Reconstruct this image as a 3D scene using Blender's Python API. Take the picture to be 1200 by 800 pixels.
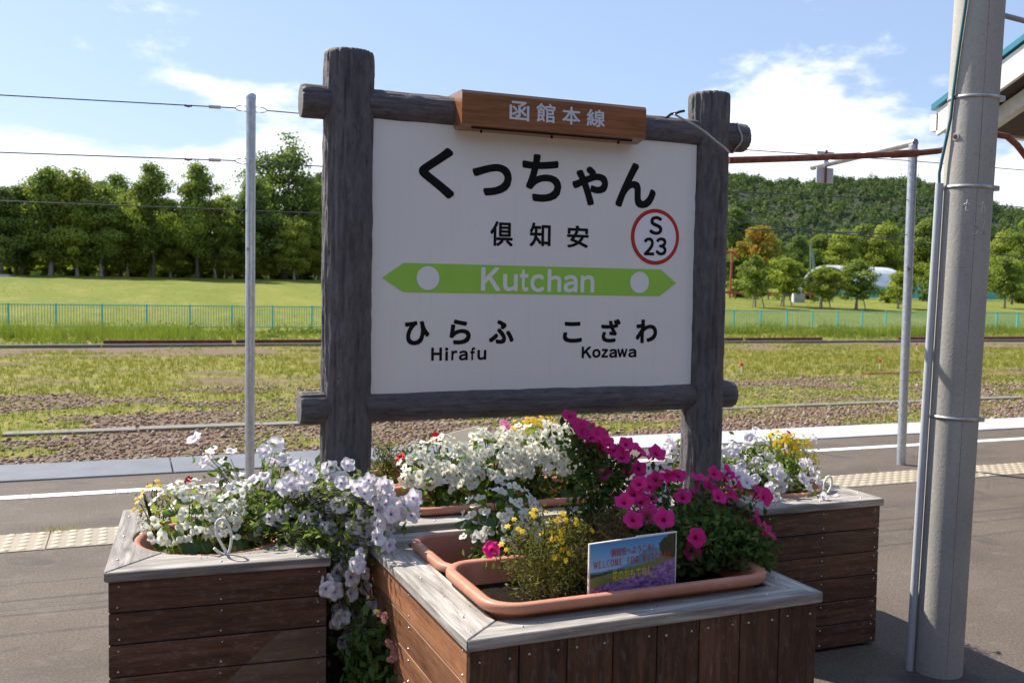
import bpy, bmesh, math, random
import numpy as np
from mathutils import Vector, Matrix

for o in list(bpy.data.objects): bpy.data.objects.remove(o)
scene = bpy.context.scene
COL = scene.collection
rad = math.radians

# ------------------------------------------------------------------ camera
CAM_H = 1.6
yaw, pitch, roll = rad(21.85), rad(3.03), rad(0.92)
fw = Vector((math.sin(yaw)*math.cos(pitch), math.cos(yaw)*math.cos(pitch), -math.sin(pitch)))
rt = Vector((math.cos(yaw), -math.sin(yaw), 0)); up = rt.cross(fw)
r2 = rt*math.cos(roll) + up*math.sin(roll); u2 = -rt*math.sin(roll) + up*math.cos(roll)
cam_d = bpy.data.cameras.new('camera'); cam = bpy.data.objects.new('camera', cam_d); COL.objects.link(cam)
cam_d.sensor_width = 36; cam_d.lens = 33.6; cam_d.clip_start = 0.05; cam_d.clip_end = 8000
m = Matrix.Identity(4)
for i in range(3):
    m[i][0] = r2[i]; m[i][1] = u2[i]; m[i][2] = -fw[i]
m.translation = (0, 0, CAM_H); cam.matrix_world = m
cam_d.dof.use_dof = True; cam_d.dof.focus_distance = 4.1; cam_d.dof.aperture_fstop = 5.6
scene.camera = cam

# ------------------------------------------------------------------ sky, sun, exposure
SUN_EL = rad(46.0)
SUN_TO = Vector((-0.55*math.cos(SUN_EL), 0.835*math.cos(SUN_EL), math.sin(SUN_EL)))   # towards the sun
az = math.atan2(SUN_TO.x, SUN_TO.y)
world = bpy.data.worlds.new('World'); scene.world = world; world.use_nodes = True
nt = world.node_tree; nt.nodes.clear()
def wn(t, **k):
    n = nt.nodes.new(t)
    for a, b in k.items(): setattr(n, a, b)
    return n
L = nt.links.new
out = wn('ShaderNodeOutputWorld'); bg = wn('ShaderNodeBackground'); bg.inputs['Strength'].default_value = 0.075
sky = wn('ShaderNodeTexSky', sky_type='NISHITA', sun_disc=False)
sky.sun_elevation = SUN_EL; sky.sun_rotation = az; sky.air_density = 1.0; sky.dust_density = 1.2; sky.ozone_density = 1.6; sky.altitude = 200
tc = wn('ShaderNodeTexCoord'); sep = wn('ShaderNodeSeparateXYZ'); L(tc.outputs['Generated'], sep.inputs[0])
mp = wn('ShaderNodeMapping'); mp.inputs['Scale'].default_value = (1, 1, 2.3); mp.inputs['Location'].default_value = CLOUD_OFF = (14.28, 18.42, 7.9)
L(tc.outputs['Generated'], mp.inputs[0])
nz = wn('ShaderNodeTexNoise'); nz.inputs['Scale'].default_value = 3.4; nz.inputs['Detail'].default_value = 9; nz.inputs['Roughness'].default_value = 0.58; nz.inputs['Distortion'].default_value = 0.25
L(mp.outputs[0], nz.inputs['Vector'])
# cloud cover is thick low over the horizon and thins out upwards, all round the sky
elev = wn('ShaderNodeMapRange'); elev.inputs['From Min'].default_value = 0.08; elev.inputs['From Max'].default_value = 0.25
elev.inputs['To Min'].default_value = 0.245; elev.inputs['To Max'].default_value = -0.075
L(sep.outputs['Z'], elev.inputs['Value'])
ad = wn('ShaderNodeMath', operation='ADD'); L(nz.outputs['Fac'], ad.inputs[0]); L(elev.outputs[0], ad.inputs[1])
cm = wn('ShaderNodeMapRange', interpolation_type='SMOOTHSTEP'); cm.inputs['From Min'].default_value = 0.515; cm.inputs['From Max'].default_value = 0.615
L(ad.outputs[0], cm.inputs['Value'])
mx = wn('ShaderNodeMix', data_type='RGBA')
haze = wn('ShaderNodeMix', data_type='RGBA'); haze.inputs[0].default_value = 0.42; haze.inputs[7].default_value = (4.9, 6.5, 9.9, 1)   # thin high veil
L(sky.outputs[0], haze.inputs[6])
cl = wn('ShaderNodeMix', data_type='RGBA'); cl.inputs[6].default_value = (7.6, 8.2, 9.4, 1); cl.inputs[7].default_value = (10.6, 10.8, 11.2, 1)
L(nz.outputs['Fac'], cl.inputs[0])
L(cm.outputs[0], mx.inputs[0]); L(haze.outputs[2], mx.inputs[6]); L(cl.outputs[2], mx.inputs[7])
L(mx.outputs[2], bg.inputs['Color']); L(bg.outputs[0], out.inputs['Surface'])
sun_d = bpy.data.lights.new('sun', 'SUN'); sun_d.energy = 5.0; sun_d.angle = rad(0.53); sun_d.color = (1.0, 0.93, 0.82)
sun = bpy.data.objects.new('sun', sun_d); COL.objects.link(sun); sun.location = (-20, 30, 40)
sun.rotation_euler = SUN_TO.to_track_quat('Z', 'Y').to_euler()
scene.view_settings.view_transform = 'Standard'; scene.view_settings.look = 'None'
scene.view_settings.gamma = 1; scene.view_settings.exposure = 0.85; scene.view_settings.use_curve_mapping = False
scene.render.engine = 'CYCLES'; scene.cycles.max_bounces = 6; scene.cycles.transparent_max_bounces = 6; scene.cycles.use_denoising = True

# ------------------------------------------------------------------ helpers
rng = np.random.default_rng(7)
RND = random.Random(11)
def hash2(ix, iy, s):
    h = (ix.astype(np.int64)*374761393 + iy.astype(np.int64)*668265263 + s*1274126177) & 0xffffffff
    h = ((h ^ (h >> 13))*1274126177) & 0xffffffff
    return ((h ^ (h >> 16)) & 0xffff)/65535.0
def vn(x, y, s=0):
    x = np.asarray(x, float); y = np.asarray(y, float)
    ix = np.floor(x); iy = np.floor(y); fx = x-ix; fy = y-iy
    fx = fx*fx*(3-2*fx); fy = fy*fy*(3-2*fy)
    a = hash2(ix, iy, s); b = hash2(ix+1, iy, s); c = hash2(ix, iy+1, s); d = hash2(ix+1, iy+1, s)
    return (a*(1-fx)+b*fx)*(1-fy) + (c*(1-fx)+d*fx)*fy
def fbm(x, y, s=0, o=4):
    t = 0; a = .5; n = 0
    for i in range(o):
        t = t + a*vn(x*2**i, y*2**i, s+i*17); n += a; a *= .5
    return t/n
def sstep(a, b, x):
    t = np.clip((np.asarray(x, float)-a)/(b-a), 0, 1); return t*t*(3-2*t)

class NT:
    """a small helper round a material's node tree"""
    def __init__(s, name, rough=.6, metal=0, spec=.5):
        s.m = bpy.data.materials.new(name); s.m.use_nodes = True; s.t = s.m.node_tree
        s.b = s.t.nodes['Principled BSDF']; s.o = s.t.nodes['Material Output']
        s.b.inputs['Roughness'].default_value = rough; s.b.inputs['Metallic'].default_value = metal
        s.b.inputs['Specular IOR Level'].default_value = spec
        s.cv = None
    def n(s, t, **k):
        n = s.t.nodes.new(t)
        for a, b in k.items(): setattr(n, a, b)
        return n
    def l(s, a, b): s.t.links.new(a, b)
    def coord(s, kind='Object', scale=(1, 1, 1), rnd=False):
        if kind == 'Position': src = s.n('ShaderNodeNewGeometry').outputs['Position']
        else: src = s.n('ShaderNodeTexCoord').outputs[kind]
        mp = s.n('ShaderNodeMapping'); mp.inputs['Scale'].default_value = scale; s.l(src, mp.inputs[0])
        if rnd:
            oi = s.n('ShaderNodeObjectInfo'); mu = s.n('ShaderNodeMath', operation='MULTIPLY'); mu.inputs[1].default_value = 37.
            s.l(oi.outputs['Random'], mu.inputs[0]); s.l(mu.outputs[0], mp.inputs['Location'])
        return mp.outputs[0]
    def noise(s, vec, scale, detail=4, rough=.55, dist=0):
        n = s.n('ShaderNodeTexNoise'); n.inputs['Scale'].default_value = scale; n.inputs['Detail'].default_value = detail
        n.inputs['Roughness'].default_value = rough; n.inputs['Distortion'].default_value = dist; s.l(vec, n.inputs['Vector']); return n.outputs['Fac']
    def rng(s, v, a, b, c=0., d=1.):
        n = s.n('ShaderNodeMapRange'); n.inputs[1].default_value = a; n.inputs[2].default_value = b; n.inputs[3].default_value = c; n.inputs[4].default_value = d
        s.l(v, n.inputs[0]); return n.outputs[0]
    def mix(s, f, a, b, blend='MIX'):
        n = s.n('ShaderNodeMix', data_type='RGBA', blend_type=blend)
        for i, v in ((0, f), (6, a), (7, b)):
            if isinstance(v, (int, float)): n.inputs[i].default_value = v
            elif isinstance(v, tuple): n.inputs[i].default_value = v+(1,)*(4-len(v))
            else: s.l(v, n.inputs[i])
        return n.outputs[2]
    def math(s, op, a, b=None):
        n = s.n('ShaderNodeMath', operation=op)
        for i, v in ((0, a), (1, b)):
            if v is None: continue
            if isinstance(v, (int, float)): n.inputs[i].default_value = v
            else: s.l(v, n.inputs[i])
        return n.outputs[0]
    def ramp(s, v, stops):
        n = s.n('ShaderNodeValToRGB'); e = n.color_ramp.elements
        while len(e) < len(stops): e.new(.5)
        for q, (p, c) in zip(e, stops): q.position = p; q.color = c+(1,)*(4-len(c))
        s.l(v, n.inputs[0]); return n.outputs[0]
    def attr(s, name): n = s.n('ShaderNodeAttribute', attribute_name=name); return n.outputs['Fac'], n.outputs['Color']
    def rand(s): return s.n('ShaderNodeObjectInfo').outputs['Random']
    def col(s, c):
        if isinstance(c, tuple): s.b.inputs['Base Color'].default_value = c+(1,)*(4-len(c))
        else: s.l(c, s.b.inputs['Base Color'])
        s.cv = c; return s
    def bump(s, h, strength=.3, dist=.01):
        n = s.n('ShaderNodeBump'); n.inputs['Strength'].default_value = strength; n.inputs['Distance'].default_value = dist
        s.l(h, n.inputs['Height']); s.l(n.outputs[0], s.b.inputs['Normal']); return s
    def rough(s, v): s.l(v, s.b.inputs['Roughness']); return s
    def translucent(s, f, tint=(1, 1, 1)):
        t = s.n('ShaderNodeBsdfTranslucent'); mixs = s.n('ShaderNodeMixShader'); mixs.inputs[0].default_value = f
        c = s.mix(1.0, s.cv, tint, 'MULTIPLY'); s.l(c, t.inputs['Color'])
        s.l(s.b.outputs[0], mixs.inputs[1]); s.l(t.outputs[0], mixs.inputs[2]); s.l(mixs.outputs[0], s.o.inputs['Surface']); return s

def simple(name, c, rough=.6, metal=0, var=.15, scale=12, bump=0, bscale=60, kind='Object', spec=.5):
    k = NT(name, rough, metal, spec); v = k.coord(kind)
    f = k.noise(v, scale, 5)
    k.col(k.mix(k.rng(f, .3, .7), tuple(x*(1-var) for x in c), tuple(min(1, x*(1+var)) for x in c)))
    if bump: k.bump(k.noise(v, bscale, 4), bump, .004)
    return k.m
def leafmat(name, dark, light, tr=.35, tint=(1.0, 1.1, .5), rough=.5):
    k = NT(name, max(rough, .65), 0, .12); f, _ = k.attr('v')
    k.col(k.mix(f, dark, light)); k.translucent(tr, tint); return k.m

MAT = {}
# ---- setting materials
k = NT('asphalt', .85, 0, .3); v = k.coord('Position')
a = k.noise(v, 75, 4, .75); b = k.noise(v, 1.3, 5); c = k.noise(v, 150, 2, .8)
base = k.mix(k.rng(b, .3, .7), (.125, .097, .076), (.172, .138, .110))
base = k.mix(k.rng(a, .35, .75), base, (.040, .034, .030)); base = k.mix(k.rng(c, .62, .76), base, (.27, .245, .22))
ps = k.n('ShaderNodeSeparateXYZ'); k.l(k.coord('Position'), ps.inputs[0]); wob = k.math('MULTIPLY', k.math('SUBTRACT', k.noise(v, 2.5, 4), .5), .10)
for sy_, wd_ in ((5.62, .007), (5.18, .005), (8.18, .006)):     # paving seams along the platform
    dd = k.math('ABSOLUTE', k.math('SUBTRACT', k.math('ADD', ps.outputs['Y'], wob), sy_)); base = k.mix(k.math('MULTIPLY', k.math('LESS_THAN', dd, wd_), .5), base, (.035, .032, .03))
base = k.mix(k.math('MULTIPLY', k.rng(k.noise(k.coord('Position', (.5, 2.0, 1)), .9, 5), .52, .7), .5), base, (.055, .047, .041))
base = k.mix(k.math('MULTIPLY', k.rng(k.noise(v, 6, 6, .7), .55, .74), .6), base, (.18, .152, .13))
base = k.mix(k.math('MULTIPLY', k.rng(k.noise(v, 2.2, 3, .5, .8), .64, .70), .5), base, (.05, .044, .04))
k.col(base).bump(a, .9, .006); MAT['asphalt'] = k.m
def concrete(name, c, stain=.6, kind='Position'):
    k = NT(name, .8, 0, .3); v = k.coord(kind)
    f = k.noise(v, 3, 6, .6); g = k.noise(v, 90, 3, .7); s = k.noise(v, 22, 5, .7)
    q = k.mix(k.rng(f, .3, .7), tuple(x*.82 for x in c), tuple(x*1.08 for x in c))
    q = k.mix(k.math('MULTIPLY', k.rng(s, .55, .8), stain), q, tuple(x*.5 for x in c))
    q = k.mix(k.math('MULTIPLY', k.rng(g, .6, .75), .5), q, tuple(x*.6 for x in c))
    k.col(q).bump(g, .25, .003); return k.m
MAT['coping_dark'] = concrete('coping_grey_blue', (.150, .162, .188), .35)
MAT['coping_pale'] = concrete('coping_pale', (.44, .45, .475), .35)
MAT['kerb'] = concrete('kerb_concrete', (.16, .148, .13), .9)
MAT['trough'] = concrete('trough_concrete', (.20, .18, .155), .8)
MAT['platform_wall'] = concrete('platform_wall', (.25, .24, .23), .8)
k = NT('line_paint', .6); v = k.coord('Position'); f = k.noise(v, 40, 5, .7); f2 = k.noise(v, 6, 4)
k.col(k.mix(k.rng(f, .55, .68), k.mix(f2, (.66, .65, .62), (.80, .79, .77)), (.22, .20, .19))).bump(f, .2, .002); MAT['line'] = k.m
k = NT('tactile_yellow', .75); v = k.coord('Position'); f = k.noise(v, 30, 5, .7); f2 = k.noise(v, 3, 4)
zc = k.n('ShaderNodeSeparateXYZ'); k.l(k.coord('Object'), zc.inputs[0])
worn = k.mix(k.rng(zc.outputs['Z'], .0065, .0095), (.22, .185, .14), (.46, .40, .305))
k.col(k.mix(k.math('MULTIPLY', k.rng(f, .5, .75), .6), k.mix(f2, worn, k.mix(.35, worn, (.50, .40, .26))), (.24, .20, .15))); MAT['tactile'] = k.m
k = NT('track_bed', .95, 0, .1); v = k.coord('Position'); g, _ = k.attr('grass')
f = k.noise(v, 16, 4, .8); n2 = k.noise(v, 1.0, 5); n3 = k.noise(v, 9, 5, .7); n4 = k.noise(v, 42, 3, .8)
st = k.mix(k.rng(f, .3, .7), (.110, .074, .052), (.25, .180, .128)); st = k.mix(k.rng(n4, .55, .75), st, (.31, .235, .18)); st = k.mix(k.rng(n4, .45, .28), st, (.06, .043, .033))
gr = k.mix(k.rng(n2, .3, .7), (.20, .19, .045), (.32, .275, .075)); gr = k.mix(k.rng(n3, .4, .7), gr, (.12, .14, .030))
k.col(k.mix(k.rng(k.math('ADD', g, k.math('MULTIPLY', k.math('SUBTRACT', n3, .5), .8)), .35, .65), st, gr)).bump(n4, .8, .03); MAT['trackbed'] = k.m
k = NT('lawn', .95, 0, .1); v = k.coord('Position', (1, .35, 1)); n = k.noise(v, .12, 5); n2 = k.noise(v, 2.0, 5, .7); n3 = k.noise(v, .6, 3)
q = k.mix(k.rng(n, .3, .7), (.118, .142, .021), (.185, .195, .036)); q = k.mix(k.math('MULTIPLY', k.rng(n2, .45, .75), .6), q, (.10, .15, .02)); q = k.mix(k.math('MULTIPLY', k.rng(n3, .5, .7), .55), q, (.235, .22, .06))
k.col(q).bump(n2, .6, .1); MAT['lawn'] = k.m
MAT['earth'] = simple('earth', (.06, .08, .025), .95, var=.4, scale=.05, kind='Position')
MAT['hill'] = simple('hill_ground', (.018, .030, .010), .95, var=.4, scale=.05, kind='Position')
MAT['stone'] = NT('ballast_stone', .9, 0, .2); kk = MAT['stone']; f, _ = kk.attr('v')
kk.col(kk.ramp(f, [(0, (.07, .048, .036)), (.35, (.21, .130, .088)), (.6, (.31, .210, .150)), (.85, (.37, .29, .225)), (1, (.40, .36, .33))])); MAT['stone'] = kk.m
MAT['grass_dry'] = leafmat('grass_yellow', (.15, .17, .030), (.36, .33, .085), .3)
MAT['grass_green'] = leafmat('grass_green', (.10, .16, .022), (.26, .31, .05), .35)
MAT['weed'] = leafmat('weed_green', (.11, .17, .025), (.30, .34, .07), .35)
# ---- wood and logs
def wood(name, dark, light, grey=0, sheen=.55, vert=False):
    k = NT(name, sheen, 0, .35); v = k.coord('Object', (1.6, 22, 22), True); vs = k.coord('Object', (.6, 5, 5), True)
    g = k.noise(v, 2.2, 6, .65, .6); s = k.noise(vs, 2.5, 4, .6, 1.2); p = k.noise(k.coord('Object', (3, 9, 9), True), 7, 5, .75)
    q = k.mix(k.rng(g, .3, .7), dark, light)
    q = k.mix(k.math('MULTIPLY', k.rng(s, .45, .62), .45), q, tuple(x*.55 for x in dark))
    if grey: q = k.mix(k.math('MULTIPLY', k.rng(p, .52, .72), grey), q, (.30, .27, .24))
    r = k.math('MULTIPLY', k.math('SUBTRACT', k.rand(), .5), .5); vv = k.n('ShaderNodeHueSaturation'); k.l(k.math('ADD', r, 1.), vv.inputs['Value']); k.l(q, vv.inputs['Color'])
    vk = k.n('ShaderNodeTexVoronoi', feature='F1'); vk.inputs['Scale'].default_value = 1.; k.l(k.coord('Object', (3.2, 9, 9), True), vk.inputs['Vector'])
    kn = k.rng(vk.outputs['Distance'], .0, .17, 1., 0.)
    q2 = k.mix(k.math('MULTIPLY', kn, .8), vv.outputs[0], tuple(x*.35 for x in dark))
    k.col(q2).bump(g, .35, .003); k.rough(k.rng(p, .3, .7, sheen-.12, sheen+.2)); return k.m
MAT['plank'] = wood('stained_plank', (.044, .020, .013), (.165, .076, .046), .36)
MAT['plank_sunlit'] = wood('stained_plank_sunlit', (.17, .066, .028), (.34, .155, .075), .12)  # warmer, lighter plank copy: sunlight put into the left side's colour
MAT['plank_pale'] = wood('pale_plank', (.095, .064, .044), (.165, .112, .078), .35)
MAT['topboard'] = wood('weathered_board', (.13, .115, .102), (.50, .465, .425), .6, .75)
MAT['topboard_dark'] = wood('weathered_board_dark', (.135, .115, .10), (.31, .28, .26), .5, .75)
MAT['light_block'] = simple('box_light_block', (.022, .017, .014), .9)
k = NT('log_concrete', .62, 0, .45); v = k.coord('Object', (1, 1, .30)); v2 = k.coord('Object')
g = k.noise(v, 48, 7, .75, .5); s = k.noise(v2, 6, 5); d = k.noise(v2, 75, 3, .7)
q = k.mix(k.rng(g, .3, .72), (.066, .058, .064), (.205, .187, .198)); q = k.mix(k.math('MULTIPLY', k.rng(s, .45, .7), .5), q, (.105, .088, .095)); q = k.mix(k.rng(d, .64, .72), q, (.03, .026, .03))
d2 = k.noise(k.coord('Object', (1, 1, .45)), 120, 4, .75)
k.col(q).bump(k.math('ADD', g, k.math('MULTIPLY', d2, .9)), 1., .010); MAT['log'] = k.m
k = NT('sign_board', .35, 0, .5); v = k.coord('Object'); f = k.noise(v, 2.5, 5); f2 = k.noise(v, 60, 2, .6)
q = k.mix(k.rng(f, .3, .7), (.76, .755, .73), (.80, .795, .775)); run = k.noise(k.coord('Object', (14, 1, .7)), 3, 5, .6)
q = k.mix(k.math('MULTIPLY', k.rng(run, .55, .78), .22), q, (.60, .57, .52)); k.rough(k.rng(f, .3, .7, .25, .45))
k.col(k.mix(k.math('MULTIPLY', k.rng(f2, .70, .80), .45), q, (.40, .34, .28))); MAT['board'] = k.m
MAT['black'] = simple('print_black', (.006, .0065, .007), .6, var=.1, spec=.15)
MAT['green_print'] = simple('print_green', (.32, .62, .075), .4, var=.03)
MAT['white_print'] = simple('print_white', (.78, .78, .78), .4, var=.02)
MAT['red_print'] = simple('print_red', (.48, .020, .014), .4, var=.03)
MAT['badge'] = simple('badge_white', (.80, .80, .86), .4, var=.02)
k = NT('varnished_wood', .28, 0, .5); v = k.coord('Object', (2.2, 30, 30)); g = k.noise(v, 2.2, 6, .6, .4)
k.col(k.mix(k.rng(g, .3, .7), (.17, .062, .022), (.34, .14, .055))); k.b.inputs['Coat Weight'].default_value = .4; MAT['varnish'] = k.m
MAT['silver_print'] = simple('print_silver', (.62, .63, .68), .45, var=.05)
MAT['seam'] = simple('black_gap', (.012, .010, .008), .8)
# ---- metals, plastics
k = NT('galvanised', .42, .75); v = k.coord('Object', (1, 1, .6)); vo = k.n('ShaderNodeTexVoronoi'); vo.inputs['Scale'].default_value = 60; k.l(v, vo.inputs['Vector']); f = k.noise(v, 14, 4)
q = k.mix(vo.outputs['Color'], (.40, .43, .47), (.56, .59, .63)); k.col(k.mix(k.rng(f, .66, .74), q, (.20, .13, .09))); MAT['galv'] = k.m
MAT['steel'] = simple('steel_band', (.52, .50, .47), .38, .85, .2, 20)
MAT['screw'] = simple('screw_steel', (.55, .54, .53), .3, .9, .1, 20)
MAT['rust'] = simple('rusty_pipe', (.20, .062, .035), .7, .1, .45, 30, .4, 120)
MAT['rust_dark'] = simple('rusty_rail', (.17, .060, .032), .85, 0, .45, 6, .4, 60)
MAT['conduit'] = simple('conduit_grey', (.42, .44, .48), .45, 0, .08)
MAT['cable_teal'] = simple('cable_teal', (.045, .15, .17), .5)
MAT['cable_grey'] = simple('cable_grey', (.45, .44, .42), .5)
MAT['wire'] = simple('wire', (.06, .065, .07), .5, .3)
MAT['rubber'] = simple('rubber_black', (.014, .014, .015), .5)
k = NT('pole_concrete', .85, 0, .3); v = k.coord('Object'); g = k.noise(v, 85, 4, .75); s = k.noise(k.coord('Object', (1, 1, .15)), 7, 5, .65); f = k.noise(v, 2, 5)
q = k.mix(k.rng(f, .3, .7), (.33, .315, .285), (.43, .41, .375)); q = k.mix(k.math('MULTIPLY', k.rng(s, .5, .75), .45), q, (.16, .15, .14)); q = k.mix(k.math('MULTIPLY', k.rng(g, .56, .70), .6), q, (.20, .19, .18)); q = k.mix(k.math('MULTIPLY', k.rng(g, .44, .30), .5), q, (.50, .48, .45))
k.col(q).bump(g, .5, .004); MAT['pole'] = k.m
MAT['chalk'] = simple('chalk', (.62, .61, .58), .9)
k = NT('terracotta_plastic', .45, 0, .4); v = k.coord('Position'); f = k.noise(v, 9, 5); g = k.noise(k.coord('Position', (1, 1, .5)), 26, 6, .7); s_ = k.noise(v, 140, 3, .7)
q = k.mix(k.rng(f, .3, .7), (.43, .175, .108), (.53, .235, .150)); q = k.mix(k.math('MULTIPLY', k.rng(g, .56, .76), .40), q, (.56, .40, .32)); q = k.mix(k.math('MULTIPLY', k.rng(s_, .64, .74), .5), q, (.20, .10, .07))
k.col(q).rough(k.rng(g, .3, .7, .34, .62)); MAT['terracotta'] = k.m
MAT['soil'] = simple('potting_soil', (.016, .011, .008), .95, 0, .5, 60, .8, 90, spec=.05)
MAT['rope'] = simple('white_rope', (.72, .71, .68), .7, 0, .1, 80, .5, 300)
MAT['fence'] = simple('teal_fence', (.06, .25, .215), .5, 0, .1)
MAT['fence_post'] = simple('teal_fence_post', (.10, .46, .42), .45, 0, .1)
MAT['white_paint'] = simple('white_paint', (.74, .73, .70), .6, 0, .1, 4)
MAT['teal_metal'] = simple('teal_roof_metal', (.045, .22, .31), .35, .1, .1)
MAT['brown_soffit'] = simple('brown_soffit', (.045, .028, .020), .7, 0, .2)
MAT['beam_paint'] = simple('cream_beam', (.52, .50, .45), .6, 0, .1)
MAT['barn_roof'] = simple('barn_roof_metal', (.62, .63, .66), .45, .1, .12, .6)
MAT['barn_end_shade'] = simple('barn_end_shade', (.05, .048, .045), .8)
MAT['barn_wall'] = simple('barn_wall', (.35, .36, .37), .7, 0, .2, .8)
MAT['teal_net'] = simple('teal_net', (.10, .42, .42), .6, 0, .15, 1)
MAT['play_red'] = simple('play_red', (.36, .065, .035), .55, 0, .2, 2)
MAT['flag_red'] = simple('marker_red', (.62, .06, .05), .5)
MAT['green_steel'] = simple('green_steel', (.16, .24, .19), .5, .2)
MAT['wood_pole'] = simple('wood_pole', (.10, .075, .06), .9)
MAT['card'] = simple('card_white', (.78, .77, .74), .5, 0, .04)
MAT['bark'] = simple('bark', (.085, .070, .055), .95, 0, .4, 3, .6, 14)
MAT['bark_pale'] = simple('bark_pale', (.23, .21, .18), .95, 0, .35, 3, .5, 14)
# ---- leaves and flowers
MAT['leaf_a'] = leafmat('leaf_mid', (.115, .165, .034), (.33, .39, .095), .5)
MAT['leaf_b'] = leafmat('leaf_dark', (.075, .115, .034), (.23, .29, .085), .48)
MAT['leaf_c'] = leafmat('leaf_bright', (.165, .215, .034), (.42, .46, .10), .5)
MAT['leaf_d'] = leafmat('leaf_autumn', (.20, .25, .05), (.50, .27, .05), .45, (1.1, 1.0, .4))
MAT['leaf_far'] = leafmat('leaf_far_hill', (.050, .085, .036), (.150, .200, .075), .4)
MAT['leaf_beg'] = leafmat('leaf_begonia', (.06, .12, .016), (.20, .29, .045), .4)
MAT['leaf_pet'] = leafmat('leaf_petunia', (.085, .13, .035), (.24, .31, .085), .35)
MAT['leaf_deep'] = leafmat('leaf_deep', (.042, .080, .024), (.135, .205, .055), .35)
MAT['leaf_olive'] = leafmat('leaf_olive', (.070, .075, .020), (.20, .20, .05), .3)
MAT['leaf_brown'] = leafmat('leaf_dry_brown', (.055, .033, .018), (.21, .13, .065), .2, (1, .9, .7))
MAT['leaf_lime'] = leafmat('leaf_lime', (.15, .19, .03), (.38, .42, .10), .4)
MAT['stem'] = leafmat('stem_green', (.07, .09, .025), (.13, .15, .04), .1)
def petal(name, rim, mid, throat, tr=.35, vein=None):
    k = NT(name, .55, 0, .3); f, _ = k.attr('r'); an, _ = k.attr('t')
    c = k.ramp(f, [(0, throat), (.13, throat), (.22, mid), (.72, rim), (1, rim)])
    if vein: c = k.mix(k.math('MULTIPLY', an, k.rng(f, .15, .75, .75, 0.)), c, vein)
    hv = k.n('ShaderNodeHueSaturation'); k.l(k.rng(k.rand(), 0, 1, .82, 1.12), hv.inputs['Value']); k.l(c, hv.inputs['Color'])
    k.col(hv.outputs[0]); k.translucent(tr, (1, 1, 1)); return k.m
MAT['pet_white'] = petal('petal_white_violet', (.90, .88, .91), (.86, .82, .88), (.32, .14, .42), .45, (.58, .42, .68))
MAT['pet_mag'] = petal('petal_magenta', (.86, .035, .31), (.76, .024, .25), (.10, .005, .055), .55)
MAT['pet_pink'] = petal('petal_pink', (.78, .20, .48), (.72, .15, .40), (.5, .1, .25))
MAT['pet_red'] = petal('petal_red', (.50, .006, .020), (.38, .004, .016), (.12, .003, .01))
MAT['pet_beg'] = petal('petal_begonia', (.90, .90, .82), (.88, .88, .76), (.70, .52, .05), .5)
MAT['pet_yellow'] = petal('petal_yellow', (.86, .58, .02), (.82, .48, .012), (.50, .20, .008))
MAT['pet_salmon'] = petal('petal_salmon', (.62, .30, .26), (.55, .22, .2), (.3, .1, .08))

# ---- mesh helpers
WL = {}
def base_of(p): return WL[p.name] if p is not None else Vector((0, 0, 0))
def link(o, parent=None, loc=(0, 0, 0)):
    loc = Vector(loc); COL.objects.link(o); WL[o.name] = loc
    o.parent = parent; o.location = loc - base_of(parent); return o
def tag(o, label=None, cat=None, group=None, kind=None):
    if label: o['label'] = label
    if cat: o['category'] = cat
    if group: o['group'] = group
    if kind: o['kind'] = kind
    return o
def thing(name, loc, label, cat, group=None):
    o = bpy.data.objects.new(name, None); o.empty_display_size = .1; link(o, None, loc); return tag(o, label, cat, group)
def mesh_np(name, V, F, mats=None, attrs=None, smooth=False):
    """V (n,3); F list of arrays (m,3) or (m,4)"""
    me = bpy.data.meshes.new(name); V = np.asarray(V, np.float32)
    if not isinstance(F, (list, tuple)): F = [F]
    F = [np.asarray(f, np.int32) for f in F if len(f)]
    idx = np.concatenate([f.ravel() for f in F]); tot = np.concatenate([np.full(len(f), f.shape[1], np.int32) for f in F])
    st = np.concatenate([[0], np.cumsum(tot)[:-1]]).astype(np.int32)
    me.vertices.add(len(V)); me.vertices.foreach_set('co', V.ravel())
    me.loops.add(len(idx)); me.loops.foreach_set('vertex_index', idx)
    me.polygons.add(len(tot)); me.polygons.foreach_set('loop_start', st); me.polygons.foreach_set('loop_total', tot)
    if smooth: me.polygons.foreach_set('use_smooth', np.ones(len(tot), bool))
    for n, a in (attrs or {}).items():
        a = np.asarray(a, np.float32)
        if a.ndim == 1: at = me.attributes.new(n, 'FLOAT', 'POINT'); at.data.foreach_set('value', a)
        else: at = me.attributes.new(n, 'FLOAT_COLOR', 'POINT'); at.data.foreach_set('color', a.ravel())
    for m_ in (mats or []): me.materials.append(m_)
    me.update(); me.validate(); return me
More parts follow.
